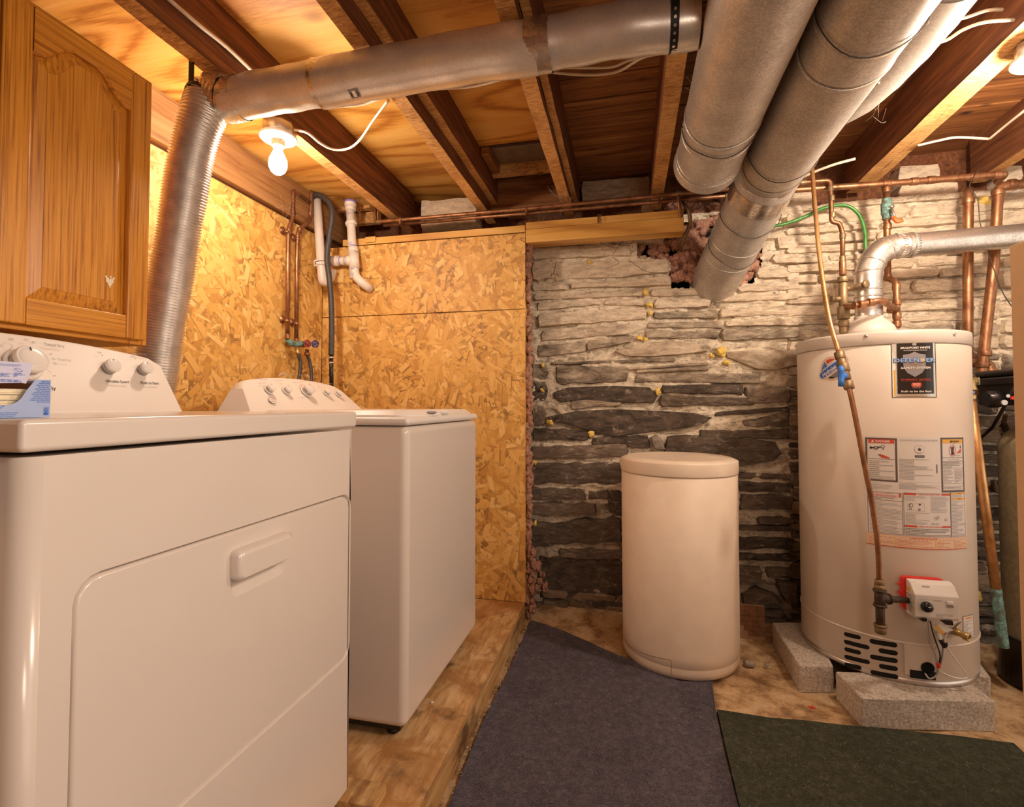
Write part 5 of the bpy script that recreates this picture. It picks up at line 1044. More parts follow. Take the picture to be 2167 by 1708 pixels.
c_ = (ex(.815), ey(.125)); pr.line([(c_[0]+.0130*math.cos(2*PI*k/28), c_[1]+.0190*math.sin(2*PI*k/28)) for k in range(29)], .0016, 'lred', 3); pr.line([(c_[0]-.009, c_[1]+.013), (c_[0]+.009, c_[1]-.013)], .0016, 'lred', 3); pr.line([(c_[0]+.004, c_[1]+.016), (c_[0]+.006, c_[1]+.024), (c_[0]+.012, c_[1]+.027)], .001, 'txt', 2)
pr.poly([(ex(.868), ey(.15)), (ex(.928), ey(.146)), (ex(.93), ey(.105)), (ex(.905), ey(.125)), (ex(.89), ey(.135))], 'lred', 2); pr.poly([(ex(.915), ey(.105)), (ex(.932), ey(.10)), (ex(.925), ey(.075))], 'txt', 2); pr.text('Flammable Vapors', ex(.88), ey(.168), .003, 'txt', W_*.07)
pr.text('FIRE AND EXPLOSION HAZARD', ex(.83), ey(.205), .003, 'txt', W_*.14); pr.lines(ex(.705), ey(.275), ex(.955), ey(.215), 5, 'txt', 7); pr.rect(ex(.70), ey(.282), ex(.958), ey(.280), 'txt'); pr.lines(ex(.705), ey(.41), ex(.82), ey(.29), 9, 'txt_g', 8); pr.lines(ex(.832), ey(.41), ex(.955), ey(.29), 9, 'txt_g', 9)
for f_ in (.418, .440, .462): pr.rect(ex(.70), ey(f_+.0015), ex(.958), ey(f_), 'txt')
pr.lines(ex(.705), ey(.458), ex(.955), ey(.444), 1, 'txt_g', 3); pr.lines(ex(.705), ey(.486), ex(.955), ey(.468), 1, 'txt_g', 3)
# lower blocks
pr.frame(ex(.022), ey(.885), ex(.322), ey(.512), .0012, 'txt'); pr.rect(ex(.29), ey(.548), ex(.308), ey(.517), 'lred'); pr.text('FOR YOUR SAFETY', ex(.16), ey(.523), .0038, 'lred', W_*.17); pr.text('READ BEFORE OPERATING', ex(.155), ey(.541), .0042, 'lred', W_*.23, bold=.02); pr.rect(ex(.022), ey(.553), ex(.32), ey(.551), 'lred'); pr.lines(ex(.03), ey(.58), ex(.31), ey(.558), 2, 'txt', 1); pr.rect(ex(.022), ey(.587), ex(.32), ey(.584), 'txt'); pr.lines(ex(.04), ey(.875), ex(.315), ey(.595), 23, 'txt_g', 2, 2, .3)
pr.frame(ex(.330), ey(.885), ex(.775), ey(.505), .0010, 'txt')
for f_, tx, wd in ((.515, 'OPERATING INSTRUCTIONS', .20), (.80, 'TO TURN OFF GAS TO APPLIANCE', .25)): pr.rect(ex(.335), ey(f_+.008), ex(.44), ey(f_-.008), 'lred'); pr.rect(ex(.68), ey(f_+.008), ex(.77), ey(f_-.008), 'lred'); pr.text(tx, ex(.56), ey(f_), .0044, 'lred', W_*wd, bold=.02)
pr.lines(ex(.345), ey(.575), ex(.54), ey(.53), 4, 'txt_g', 3, 2, .3); pr.frame(ex(.36), ey(.665), ex(.51), ey(.595), .0006, 'txt_g'); pr.disc(ex(.392), ey(.615), .0062, 'txt', 2); pr.disc(ex(.392), ey(.615), .0047, 'white', 3); pr.line([(ex(.392), ey(.615)), (ex(.386), ey(.605))], .001, 'txt', 4); pr.frame(ex(.375), ey(.655), ex(.40), ey(.64), .001, 'txt'); pr.disc(ex(.47), ey(.605), .003, 'txt', 2); pr.disc(ex(.465), ey(.65), .004, 'txt_g', 2)
pr.lines(ex(.345), ey(.785), ex(.56), ey(.675), 9, 'txt_g', 4, 2, .3); pr.lines(ex(.57), ey(.675), ex(.765), ey(.53), 13, 'txt_g', 5, 2, .3)
pr.line([(ex(.59), ey(.73)), (ex(.62), ey(.715)), (ex(.65), ey(.70)), (ex(.61), ey(.74)), (ex(.66), ey(.72)), (ex(.60), ey(.71))], .001, 'txt_g'); pr.disc(ex(.72), ey(.735), .005, 'txt_g', 2, 12, .004); pr.disc(ex(.72), ey(.735), .003, 'white', 3, 12); pr.lines(ex(.57), ey(.785), ex(.765), ey(.762), 2, 'txt_g', 6, 2, .3); pr.lines(ex(.34), ey(.88), ex(.765), ey(.815), 5, 'txt', 7, 2, .35)
pr.frame(ex(.778), ey(.885), ex(.972), ey(.49), .0010, 'txt')
for f_ in (.508, .555): pr.rect(ex(.785), ey(f_+.008), ex(.965), ey(f_-.008), 'lor'); pr.text('WARNING', ex(.885), ey(f_), .0034, 'txt', W_*.05)
pr.lines(ex(.785), ey(.542), ex(.965), ey(.52), 2, 'txt_g', 8, 2, .3); pr.lines(ex(.785), ey(.88), ex(.965), ey(.57), 25, 'txt_g', 9, 2, .3)
pr.rect(ex(.005), ey(.992), ex(.99), ey(.893), 'lcream'); pr.rect(ex(.005), ey(1.0), ex(.99), ey(.994), 'lred'); pr.rect(ex(.005), ey(.895), ex(.99), ey(.892), 'lred'); pr.text('CONTROL DIAGNOSTIC CODES', ex(.50), ey(.905), .0042, 'lred', W_*.25, bold=.02)
for i, (a, b) in enumerate(((.02, .245), (.26, .60), (.62, .80), (.81, .97))): pr.rect(ex(a), ey(.918), ex(b), ey(.914), 'lred'); pr.lines(ex(a), ey(.985), ex(b), ey(.925), 5, 'lred', i+20, 2, .25); pr.rect(ex(b+.003), ey(.985), ex(b+.010), ey(.915), 'lor')
pr.build('label_print', lab)
# badge
(u0, vt), (u1, vb) = hit(1885, 714), hit(1982, 841)
bd, _ = cylpatch([(1886, 716), (1981, 840)], 'silver', 'badge_sticker', .0006); W_, H_ = u1-u0, vt-vb
pr = CP(); pr.fn = lambda u, v, o: onc(u, v, .0008+o)
pr.frame(u0, vb, u1, vt, .0022, 'lbrown'); pr.rect(u0+.0055, vb+.0055, u0+.011, vt-H_*.55, 'gold', 1); pr.rect(ex(.12), ey(.94), ex(.93), ey(.065), 'lblack', 1)
pr.frame(ex(.085), ey(.965), ex(.955), ey(.04), .0016, 'white', 1)
sh = [(.5, .25), (.60, .285), (.75, .30), (.755, .40), (.74, .52), (.66, .60), (.5, .665), (.34, .60), (.26, .52), (.245, .40), (.25, .30), (.40, .285)]; pr.poly([(ex(a), ey(b)) for a, b in sh], 'txt_g', 2)
for k in range(36):
    a = 2*PI*k/36; rr_ = .021 if abs(math.sin(a)) > .55 else .026; pr.line([(ex(.5)+.004*math.cos(a), ey(.44)+.004*math.sin(a)), (ex(.5)+rr_*math.cos(a), ey(.44)+rr_*math.sin(a))], .0007, 'silver', 3)
for k in range(3): pr.line([(ex(.455), ey(.108+k*.018)), (ex(.485), ey(.104+k*.018)), (ex(.515), ey(.110+k*.018)), (ex(.545), ey(.106+k*.018))], .0018, 'white', 3)
pr.text('BRADFORD WHITE', ex(.525), ey(.185), .0070, 'white', W_*.66, 'c', 4, 0, .18, .035); pr.text('CORPORATION', ex(.52), ey(.228), .0030, 'white', W_*.52, 'c', 4, 0, 0, .02)
pr.text('DEFENDER', ex(.515), ey(.392), .0150, 'lblack', W_*.95, 'c', 4, 0, 0, .055); pr.text('DEFENDER', ex(.51), ey(.388), .0138, 'lsky', W_*.92, 'c', 5, 0, 0, .03); pr.disc(ex(.677), ey(.390), .0058, 'lor', 6)
pr.text('SAFETY SYSTEM', ex(.52), ey(.515), .0068, 'white', W_*.66, 'c', 5, 0, .15, .035); pr.text('ENERGY SAVER', ex(.53), ey(.705), .0042, 'lred', W_*.66, 'c', 4, 0, 0, .02); pr.rect(ex(.20), ey(.732), ex(.86), ey(.728), 'lred', 3)
pr.poly([(ex(.43), ey(.76)), (ex(.62), ey(.755)), (ex(.645), ey(.79)), (ex(.62), ey(.83)), (ex(.43), ey(.83)), (ex(.41), ey(.79))], 'lred', 3); pr.text('PHCC', ex(.528), ey(.782), .0042, 'white', W_*.16, bold=.04); pr.text('ENDORSED', ex(.528), ey(.812), .0026, 'white', W_*.14); pr.rect(ex(.44), ey(.846), ex(.61), ey(.843), 'white', 3)
pr.text('Built to be the Best', ex(.53), ey(.90), .0066, 'white', W_*.68, 'c', 4, 0, 0, .03); pr.build('badge_print', bd)
# hydrojet sticker: rotated pill over a circle
cu, cv = hit(1762, 779); pr = CP(); pr.fn = lambda u, v, o: onc(u, v, .0008+o)
ca, sa = math.cos(R(33)), math.sin(R(33)); rot = lambda a, b: (cu+a*ca-b*sa, cv+a*sa+b*ca)
def pill(L_, r_, m_, l, dx=0): pr.poly([rot(dx+a, b) for a, b in [(L_+r_*math.cos(R(t_)), r_*math.sin(R(t_))) for t_ in range(-90, 91, 15)]+[(-L_+r_*math.cos(R(t_)), r_*math.sin(R(t_))) for t_ in range(90, 271, 15)]], m_, l)
def dhalf(r_, m_, l, up, off=0): pr.poly([rot(-.004+r_*math.cos(R(t_)), off+r_*math.sin(R(t_))) for t_ in (range(0, 181, 12) if up else range(180, 361, 12))], m_, l)
pr.disc(*rot(-.004, 0), .047, 'lcream', 1, 32); pill(.047, .0175, 'lcream', 1); pr.disc(*rot(-.004, 0), .041, 'white', 2, 32); pr.poly([rot(-.004+.038*math.cos(R(t_)), .038*math.sin(R(t_))) for t_ in range(100, 171, 7)]+[rot(-.041, .017), rot(-.012, .017)], 'lblue', 3); pr.poly([rot(-.004+.038*math.cos(R(t_)), .038*math.sin(R(t_))) for t_ in range(30, 95, 7)]+[rot(-.008, .024), rot(.028, .022)], 'lred', 3)
for a, b in ((-.026, .026), (-.018, .031), (-.033, .019), (-.022, .021)): pr.disc(*rot(a, b), .0016, 'white', 4, 8)
pr.poly([rot(-.004+.038*math.cos(R(t_)), .038*math.sin(R(t_))) for t_ in range(215, 330, 8)], 'lblack', 3)
for k in range(4): pr.line([rot(-.022+.003*k, -.024-.0035*k), rot(.018-.003*k, -.024-.0035*k)], .0010, 'white', 4)
pill(.046, .0140, 'white', 4); pill(.046, .0122, 'lblue', 5); c_ = rot(-.016, -.0015); pr.text('Hydrojet', c_[0], c_[1], .0150, 'white', .062, 'c', 7, 33, .12, .035)
c_ = rot(-.004, .0175); pr.text('PERFORMANCE', c_[0], c_[1], .003, 'lblue', .04, 'c', 6, 33); c_ = rot(-.002, -.0185); pr.text('SYSTEM', c_[0], c_[1], .003, 'lblue', .026, 'c', 6, 33); pr.line([rot(.036, 0), rot(.050, 0)], .003, 'white', 7)
pr.build('round_sticker', wh)
# small side label at right
(u0, vt), (u1, vb) = hit(2037, 1305), hit(2056, 1350); pr = CP(); W_, H_ = .06, vt-vb; u1 = u0+W_
pr.rect(u0, vb, u1, vt, 'white', 1); pr.frame(u0, vb, u1, vt, .001, 'txt', 2); pr.rect(u0+.002, ey(.16), u1-.002, ey(.04), 'lcream', 2); pr.text('WARNING', (u0+u1)/2, ey(.1), .0045, 'lred', .03); pr.lines(u0+.003, vb+.003, u1-.003, ey(.2), 12, 'txt_g', 3, 2, .3); pr.build('side_label', wh)
# ---- flue pipe
fl = thing('flue_pipe', (FCx, FCy, zt_w+.08), 'galvanized flue pipe rising from the heater and turning right with an elbow', 'flue pipe')
rF = .0470; z2 = P(1836, 610, 2.02).z
MB().tube([(FCx, FCy, zt_w+.083), (FCx, FCy, P(1836, 612, 2.02).z)], rF, 40, 0, False).build('pipe_section', 'flue', fl)
e0 = Vector((FCx, FCy, P(1836, 614, 2.02).z)); e1 = Vector((FCx, FCy, P(1836, 575, 2.02).z)); e2 = P(1856, 535, 2.02); e3 = P(1890, 521, 2.02); e4 = P(1925, 519, 2.00); e5 = P(2240, 492, 1.95)
ea = [e0, e1]; eb = [e1.lerp(e2, .04), e2]; ec = [e2, e3.lerp(e4, .25)]; ed = [e3.lerp(e4, .2), e4]
for k_, pl_ in enumerate((fillet([e0, e1, e2, e3, e4], .06, 6),)): MB().tube(pl_, rF+.0008, 44, 0, False, ups=(1, 0, 0)).build('elbow', 'flue', fl)
MB().tube([e4-(e5-e4).normalized()*.02, e5], rF-.001, 40, 0, False).build('pipe_section', 'flue', fl)
for (p, d_) in ((e1, Vector((0, 0, 1))), (e0, Vector((0, 0, 1))), (e1.lerp(e2, .5), (e2-e1).normalized()), (e2.lerp(e3, .5), (e3-e2).normalized()), (e3.lerp(e4, .1), (e4-e3).normalized()), (e4, (e5-e4).normalized()), (Vector((FCx, FCy, zt_w+.17)), Vector((0, 0, 1)))): MB().lathe([(rF+.0005, -.004), (rF+.0035, -.002), (rF+.0035, .002), (rF+.0005, .004)], p, d_, 40).build('joint_ring', 'flue', fl)
for k in range(26):
    for p, d_ in ((e4+(e5-e4).normalized()*.004, (e5-e4).normalized()), (e4-(e5-e4).normalized()*.045, (e5-e4).normalized())):
        pass
m = MB(); d_ = (e5-e4).normalized(); U = d_.orthogonal().normalized(); V = d_.cross(U)
for base_ in (e4+d_*.006, e4-d_*.040):
    for k in range(30): a = 2*PI*k/30; pp = base_+(U*math.cos(a)+V*math.sin(a))*(rF+.001); m.tube([pp-d_*.007, pp+d_*.007], .0022, 5)
m.build('crimped_edge', 'flue', fl, kind='stuff')
# ---- mixing valve assembly on the cold side
mv = thing('mixing_valve', (PY(1783, 690, 2.30).x, 2.30, zt_w), 'bronze mixing valve and copper crossover beside the flue', 'valve')
tM = 2.03; q_ = lambda x, y: P(x, y, tM)
rv = q_(1783, 560)
for nm, y0, y1, r_, mt in (('upper_pipe', 552, 583, .0125, 'copper'), ('union_nut', 586, 598, .020, 'brass_d'), ('valve_body', 599, 650, .0165, 'brass_d'), ('lower_nut', 650, 676, .0235, 'brass_d'), ('union_nut', 678, 692, .020, 'brass_d'), ('upper_pipe', 692, 706, .016, 'brass_d')):
    MB().lathe([(r_*.9, 0), (r_, .002), (r_, (q_(1783, y0)-q_(1783, y1)).z-.002), (r_*.9, (q_(1783, y0)-q_(1783, y1)).z)], Vector((rv.x, rv.y, q_(1783, y1).z)), 2, 8 if 'nut' in nm else 20).build(nm, mt, mv)
pipe([Vector((rv.x, rv.y, q_(0, 612).z)), q_(1797, 612)-FW*.015, q_(1810, 608)-FW*.06], .0115, 'brass_d', mv, 'side_port'); p = q_(1811, 608)-FW*.062; MB().lathe([(.0165, -.006), (.017, .001), (.008, .003), (.0001, .003)], p, -FW+RT*.35, 18).build('port_cap', 'brass_d', mv)
MB().tube([Vector((rv.x, rv.y, q_(0, 633).z)), q_(1762, 633)], .011, 12).build('side_port', 'brass_d', mv); MB().lathe([(.0001, .004), (.012, .004), (.0135, 0), (.0135, -.006)], q_(1761, 633), -RT, 16).build('port_cap', 'brass_d', mv)
x0 = Vector((rv.x, rv.y, q_(0, 650).z)); hp = PY(1898, 656, YH-.08)
pipe([x0, P(1806, 648, tM-.06), P(1820, 645, tM-.10), P(1850, 638, tM-.12), P(1868, 637, tM-.12), hp], .0125, 'copper', mv, 'crossover_pipe', .03)
rings([(P(1813, 647, tM-.085), RT), (P(1824, 644.5, tM-.102), RT), (P(1843, 640, tM-.115), RT), (hp-RT*.02, RT)], .0125, mv)
# ---- gas line with blue valve
gl = thing('gas_line', (P(1862, 1300, 1.66).x, P(1862, 1300, 1.66).y, P(1862, 1340, 1.66).z), 'thin bowed copper gas line with blue valve in front of the heater', 'pipe')
gp = [(1716, 330, 2.12), (1718, 352, 2.1), (1724, 430, 2.04), (1732, 520, 1.97), (1742, 600, 1.90), (1756, 680, 1.83), (1775, 745, 1.77)]
MB().tube(spline([P(*a) for a in gp], 6), .0082, 12).build('copper_tube', 'copper_y', gl)
MB().tube(spline([P(*a) for a in ((1796, 818, 1.72), (1806, 862, 1.70), (1830, 985, 1.68), (1848, 1080, 1.67), (1858, 1160, 1.66), (1861, 1232, 1.66))], 6), .0082, 12).build('copper_tube', 'copper', gl)
def nut(a, b, r_, mat, nm, sg=6): d_ = b-a; MB().lathe([(r_*.85, 0), (r_, .002), (r_, d_.length-.002), (r_*.85, d_.length)], a, d_, sg).build(nm, mat, gl)
v0, v1 = P(1775, 745, 1.77), P(1798, 824, 1.72)
nut(v0.lerp(v1, .0), v0.lerp(v1, .2), .0165, 'brass_d', 'flare_nut'); nut(v0.lerp(v1, .2), v0.lerp(v1, .75), .0145, 'brass_d', 'valve_body', 14); nut(v0.lerp(v1, .32), v0.lerp(v1, .55), .0185, 'brass_d', 'valve_body', 10); nut(v0.lerp(v1, .78), v0.lerp(v1, 1.0), .0165, 'brass_d', 'flare_nut')
hc = P(1780, 797, 1.695); m = MB(); m.tube([P(1778, 775, 1.69), P(1781, 785, 1.685), hc, P(1780, 806, 1.685), P(1779, 817, 1.69)], [.0075, .009, .011, .009, .008], 10); m.tube([hc, P(1789, 795, 1.70)], .010, 10); m.build('valve_handle', 'blue', gl)
tx = P(1862, 1270, 1.66); zz = lambda y: P(1862, y, 1.66).z
for nm, y0, y1, r_, mt in (('flare_nut', 1227, 1238, .0140, 'brass_d'), ('flare_nut', 1238, 1248, .0155, 'brass_d'), ('tee_collar', 1247, 1253, .0195, 'blackiron'), ('iron_tee', 1252, 1279, .0155, 'blackiron'), ('tee_collar', 1278, 1284, .0195, 'blackiron'), ('drip_leg', 1283, 1323, .0130, 'blackiron'), ('cap', 1320, 1326, .0190, 'brass_d'), ('cap', 1325, 1339, .0165, 'brass_d')):
    MB().lathe([(r_*.92, 0), (r_, .0015), (r_, zz(y0)-zz(y1)-.0015), (r_*.92, zz(y0)-zz(y1))], (tx.x, tx.y, zz(y1)), 2, 20).build(nm, mt, gl)
t0 = Vector((tx.x, tx.y, zz(1266))); t1 = G((-W2+.002, -.012, .045)); dn = (t1-t0).normalized()
MB().tube([t0, t0+dn*.035], .0150, 16).build('iron_tee', 'blackiron', gl); MB().tube([t0+dn*.02, t1], .0105, 16).build('nipple', 'blackiron', gl); MB().lathe([(.017, 0), (.018, .003), (.018, .007), (.017, .009)], t0+dn*.033, dn, 18).build('tee_collar', 'blackiron', gl)
# ---- relief valve and discharge pipe
rl = thing('relief_discharge_pipe', (P(2120, 1360, 1.86).x, P(2120, 1360, 1.86).y, P(2120, 1362, 1.86).z), 'slanting copper discharge pipe with teal corroded end right of the heater', 'pipe')
d0, d1 = P(2054, 846, 1.87), P(2108, 1250, 1.86); d2 = P(2123, 1364, 1.855)
MB().tube([d0, d0.lerp(d1, .5), d1], .0155, 18).build('pipe', 'copper_y', rl)
m = MB(); pts = [d1.lerp(d2, i/12-.04) for i in range(14)]; m.tube(pts, [.0165+.0025*mnoise.noise(Vector((i*.7, 0, 0))) for i in range(14)], 16); m.build('corroded_end', 'patina', rl)
pv = P(2051, 815, 1.87); MB().lathe([(.018, 0), (.021, .003), (.021, .018), (.016, .02), (.016, .03)], P(2051, 846, 1.87), 2, 12).build('brass_fitting', 'brass', rl); MB().lathe([(.0165, 0), (.0168, .008)], P(2051, 831, 1.87)+Vector((0, 0, -.003)), 2, 18).build('blue_band', 'lsky', rl)
MB().lathe([(.022, 0), (.023, .004), (.020, .018), (.021, .035), (.015, .042), (.006, .046)], P(2051, 826, 1.87), 2, 12).build('relief_valve', 'brass', rl); MB().tube([P(2048, 808, 1.87), P(2066, 806, 1.87)], .014, 12).build('valve_spring', 'brass', rl)
MB().tube([P(2066, 812, 1.87), P(2070, 800, 1.87), P(2071, 815, 1.87)], .005, 8).build('test_lever', 'steel', rl)
# ---- two tall copper pipes at right
YT = 2.5
T1 = thing('tall_copper_pipe', (PY(2048, 760, YT).x, YT, PY(2048, 770, YT).z), 'straight vertical copper pipe left of the slanting one by the flue', 'pipe')
pipe([PY(2050, 404, YT+.06), PY(2049, 406, YT), PY(2048, 768, YT), PY(2072, 768, YT), PY(2094, 770, YT+.02), PY(2097, 800, YT+.0), PY(2096, 822, YT)], .0185, 'copper', T1, 'pipe', .03)
rings([(PY(2049, 425, YT), 2), (PY(2048, 752, YT), 2), (PY(2096, 786, YT), 2)], .0185, T1)
T2 = thing('tall_copper_pipe', (PY(2078, 830, YT-.06).x, YT-.06, PY(2078, 838, YT-.06).z), 'slanting tall copper pipe joined to the horizontal one at right', 'pipe')
pipe([PY(2230, 384, YT-.05), PY(2113, 394, YT-.05), PY(2103, 560, YT-.05), PY(2072, 835, YT-.05), PY(2090, 840, YT-.10)], .0185, 'copper', T2, 'pipe', .03)
rings([(PY(2140, 391, YT-.05), 0), (PY(2112, 408, YT-.05), 2), (PY(2084, 748, YT-.05), 2), (PY(2078, 772, YT-.05), 2)], .0185, T2)
# ---- green hose
gh = [PY(1625, 480, 2.52), PY(1660, 474, 2.52), PY(1700, 460, 2.52), PY(1745, 440, 2.52), PY(1790, 435, 2.52), PY(1818, 455, 2.52), PY(1830, 490, 2.52), PY(1832, 530, 2.52), PY(1840, 640, 2.53)]
tag(MB().tube(spline(gh, 8), .0078, 12).build('green_hose', 'green'), 'bright green hose arching over the copper pipes to the flue', 'hose')
tag(MB().tube(spline([PY(2066, 818, 2.45), PY(2085, 822, 2.42), PY(2105, 834, 2.40)], 6), .009, 12).build('green_hose', 'green'), 'short green hose end going into the black softener valve', 'hose')
# ============================================================ softener
sf = thing('water_softener', (PY(2125, 1370, 2.33).x+.13, 2.33, .0), 'ribbed tan softener tank with black valve head at the right edge', 'water softener')
sx = PY(2125, 1150, 2.33).x+.128; z0, z1 = PY(2120, 1362, 2.33).z, PY(2125, 895, 2.33).z
pf_ = []; n_ = 150
for i in range(n_+1): z = z0+(z1-z0)*i/n_; e = max(0, (z-(z1-.10))/.10); pf_.append((.122*math.sqrt(max(.05, 1-e*e))+(.0009 if i % 2 else 0), z))
MB().lathe(pf_, (sx, 2.33, 0), 2, 40).build('resin_tank', 'resin', sf)
MB().lathe([(.125, .0), (.140, .004), (.132, z0+.02), (.138, z0+.024), (.138, z0+.030), (.128, z0+.03)], (sx, 2.33, .005), 2, 40).build('tank_base', 'black', sf)
zz_ = lambda y: PY(2120, y, 2.30).z
vb_ = MB().box((PY(2112, 800, 2.30).x, 2.21, zz_(858)), (sx+.12, 2.42, zz_(808))).build('valve_body', 'black', sf, .008, 3)
MB().box((PY(2108, 790, 2.30).x, 2.20, zz_(816)), (sx+.13, 2.44, zz_(798))).build('valve_cover', 'black', sf, .006); MB().box((PY(2112, 790, 2.30).x, 2.20, zz_(797)), (sx+.13, 2.44, zz_(782))).build('valve_cover', 'black', sf, .012, 3)
MB().lathe([(.030, 0), (.033, .004), (.033, .03), (.026, .034), (.026, .05)], PY(2112, 845, 2.29), (-1, -.25, 0), 20).build('port_nut', 'black', sf); MB().lathe([(.006, 0), (.0065, .004)], PY(2132, 838, 2.205), (0, -1, 0), 10).build('screw', 'steel', vb_); MB().lathe([(.0105, 0), (.0095, .006)], PY(2124, 852, 2.205), (0, -1, 0), 12).build('screw', 'steel', vb_); MB().box((PY(2140, 842, 2.2).x, 2.198, zz_(846)), (sx+.1, 2.206, zz_(840))).build('red_stripe', 'red', vb_)
MB().tube([PY(2150, 818, 2.2), PY(2100, 905, 2.4), PY(2044, 955, 2.55)], .006, 8).build('drain_tube', 'black', sf)
MB().tube([(sx, 2.33, z1-.01), (sx, 2.33, zz_(850))], .045, 20).build('valve_neck', 'black', sf)
# ============================================================ brine tank
TX, TY, TR = .2105, 2.273, .236
d = (Vector((TX, TY, 0))-Vector((0, 0, 0))).normalized(); near = Vector((TX, TY, 0))-d*TR
tf = (near.x/DIR(1437, 900).x) if abs(near.x) > .01 else 2
tz = lambda y: (EY+DIR(1437, y)*((Vector((near.x, near.y, 0)).length)/math.hypot(DIR(1437, y).x, DIR(1437, y).y))).z
bt = thing('brine_tank', (TX, TY, 0), 'cream plastic cylindrical tank with dished lid by the stone wall', 'tank')
zl0, zl1 = tz(1008), tz(982)
MB().lathe([(.0001, .002), (TR-.03, .002), (TR-.006, .012), (TR-.001, .03), (TR-.002, .050), (TR-.0025, .052), (TR, .055), (TR, .09), (TR+.001, zl0-.012), (TR-.002, zl0-.010), (TR-.003, zl0+.002)], (TX, TY, 0), 2, 96).build('tank_body', 'tank', bt)
def tcyl(u, v, o): return onc(u, v, .0012+o, Vector((TX, TY, 0)), TR, -d, Vector((-d.y, d.x, 0))*-1)
th = lambda a, b: hit(a, b, Vector((TX, TY, 0)), TR, -d, Vector((d.y, -d.x, 0)))
pr = Print(tcyl); pr.line([th(*p) for p in ((1322, 1352), (1335, 1368), (1360, 1382), (1390, 1391), (1418, 1396), (1421, 1400), (1421, 1426))], .0022, 'grout', 1); pr.build('moulding_line', bt)
m = MB(); pr_ = [(TR-.004, zl0-.006), (TR+.003, zl0-.006), (TR+.004, zl0-.003), (TR+.004, zl1-.004), (TR+.0035, zl1-.002), (TR-.018, zl1+.0065), (TR-.03, zl1+.008)]; m.lathe(pr_, (TX, TY, 0), 2, 96, cap=False)
vs = []; sg = 96
for i in range(12):
    rr_ = (TR-.03)*(1-i/11*.999)
    for k in range(sg): a = 2*PI*k/sg; x, y = rr_*math.cos(a), rr_*math.sin(a); uu = (x*.9+y*.3)/TR; vs.append((TX+x, TY+y, zl1+.008-.016*(1-(rr_/(TR-.03))**2)*max(0, math.cos(uu*2.2+.5))))
m.add(vs, [(i*sg+k, i*sg+(k+1) % sg, (i+1)*sg+(k+1) % sg, (i+1)*sg+k) for i in range(11) for k in range(sg)], 0, True); m.build('lid', 'tank', bt)
# ============================================================ washing supply pipes
XLw = XL+.006
wpth = lambda px, py, o=.035: PX(px, py, XL+o)
def supply(pxs, label, rings_, nm='laundry_supply_pipe'):
    t_ = thing(nm, wpth(*pxs[-1]), label, 'pipe'); pipe([wpth(*p) for p in pxs], .0098, 'copper', t_, 'pipe', .02)
    rings([(wpth(*p), 2) for p in rings_], .0098, t_, 'copper', .012); return t_
s1 = supply([(655, 428), (620, 402), (620, 462), (610, 486), (609, 560), (608, 714)], 'left of the two copper laundry pipes on the corner OSB wall', [(620, 448), (611, 490), (608, 712)])
s2 = supply([(700, 440), (659, 402), (657, 460), (630, 492), (628, 560), (627, 728)], 'right of the two copper laundry pipes on the corner OSB wall', [(657, 452), (634, 488), (627, 722)])
for t_, pts in ((s1, ((598, 488), (598, 676))), (s2, ((621, 503), (618, 682)))):
    for p in pts:
        c_ = wpth(*p, .004); mm = MB(); mm.lathe([(.020, 0), (.020, .002), (.010, .006), (.006, .012)], c_, 0, 20); o = mm.build('bell_hanger', 'copper', t_)
        e = wpth(p[0]+9, p[1]+3); MB().tube([c_+Vector((.008, 0, 0)), e], .004, 8).build('hanger_rod', 'copper', o); MB().lathe([(.012, -.006), (.0125, 0), (.012, .006)], e, 2, 14).build('hanger_ring', 'copper', o)
v1_ = thing('supply_valve', wpth(634, 728, .05), 'teal corroded washer shut-off valve with red wheel handle', 'valve')
MB().tube([wpth(608, 718), wpth(612, 725, .035), wpth(625, 728, .04), wpth(648, 727, .05)], [.011, .013, .015, .013], 12).build('valve_body', 'patina', v1_)
def wheel(c_, r_, mat, par):
    m = MB(); nx_ = Vector((.8, -.55, 0)).normalized(); U = Vector((0, 0, 1)); V = nx_.cross(U)
    m.tube([c_+(U*math.cos(2*PI*k/18)+V*math.sin(2*PI*k/18))*r_*(1+.12*math.cos(5*2*PI*k/18)) for k in range(18)], .0035, 6, 0, False, True)
    for k in range(5): a = 2*PI*k/5; m.tube([c_, c_+(U*math.cos(a)+V*math.sin(a))*r_], .0025, 5)
    m.tube([c_-nx_*.015, c_+nx_*.004], .005, 8); m.build('wheel_handle', mat, par)
wheel(wpth(650, 727, .075), .016, 'wheel_red', v1_)
v2_ = thing('supply_valve', wpth(655, 728, .05), 'dark washer shut-off valve with blue wheel handle', 'valve')
MB().tube([wpth(627, 728), wpth(640, 731, .045), wpth(657, 728, .07)], .0105, 12).build('valve_body', 'brass_d', v2_); wheel(wpth(667, 728, .09), .016, 'wheel_blue', v2_)
for (px, py, par, mt) in ((630, 742, v1_, 'brass'), (650, 745, v2_, 'copper')): MB().lathe([(.009, -.02), (.014, -.016), (.014, -.004), (.010, 0), (.010, .012)], wpth(px, py, .05), 2, 12).build('hose_connector', mt, par)
tag(MB().tube(spline([wpth(631, 752, .05), wpth(636, 768, .055), wpth(634, 792, .07), wpth(630, 830, .09)], 8), .0085, 12).build('washer_hose', 'hose_g'), 'grey rubber washer hose below the teal valve', 'hose')
tag(MB().tube(spline([wpth(651, 752, .05), wpth(656, 768, .055), wpth(659, 792, .07), wpth(658, 830, .09)], 8), .0085, 12).build('washer_hose', 'hose_g'), 'grey rubber washer hose below the blue wheel valve', 'hose')
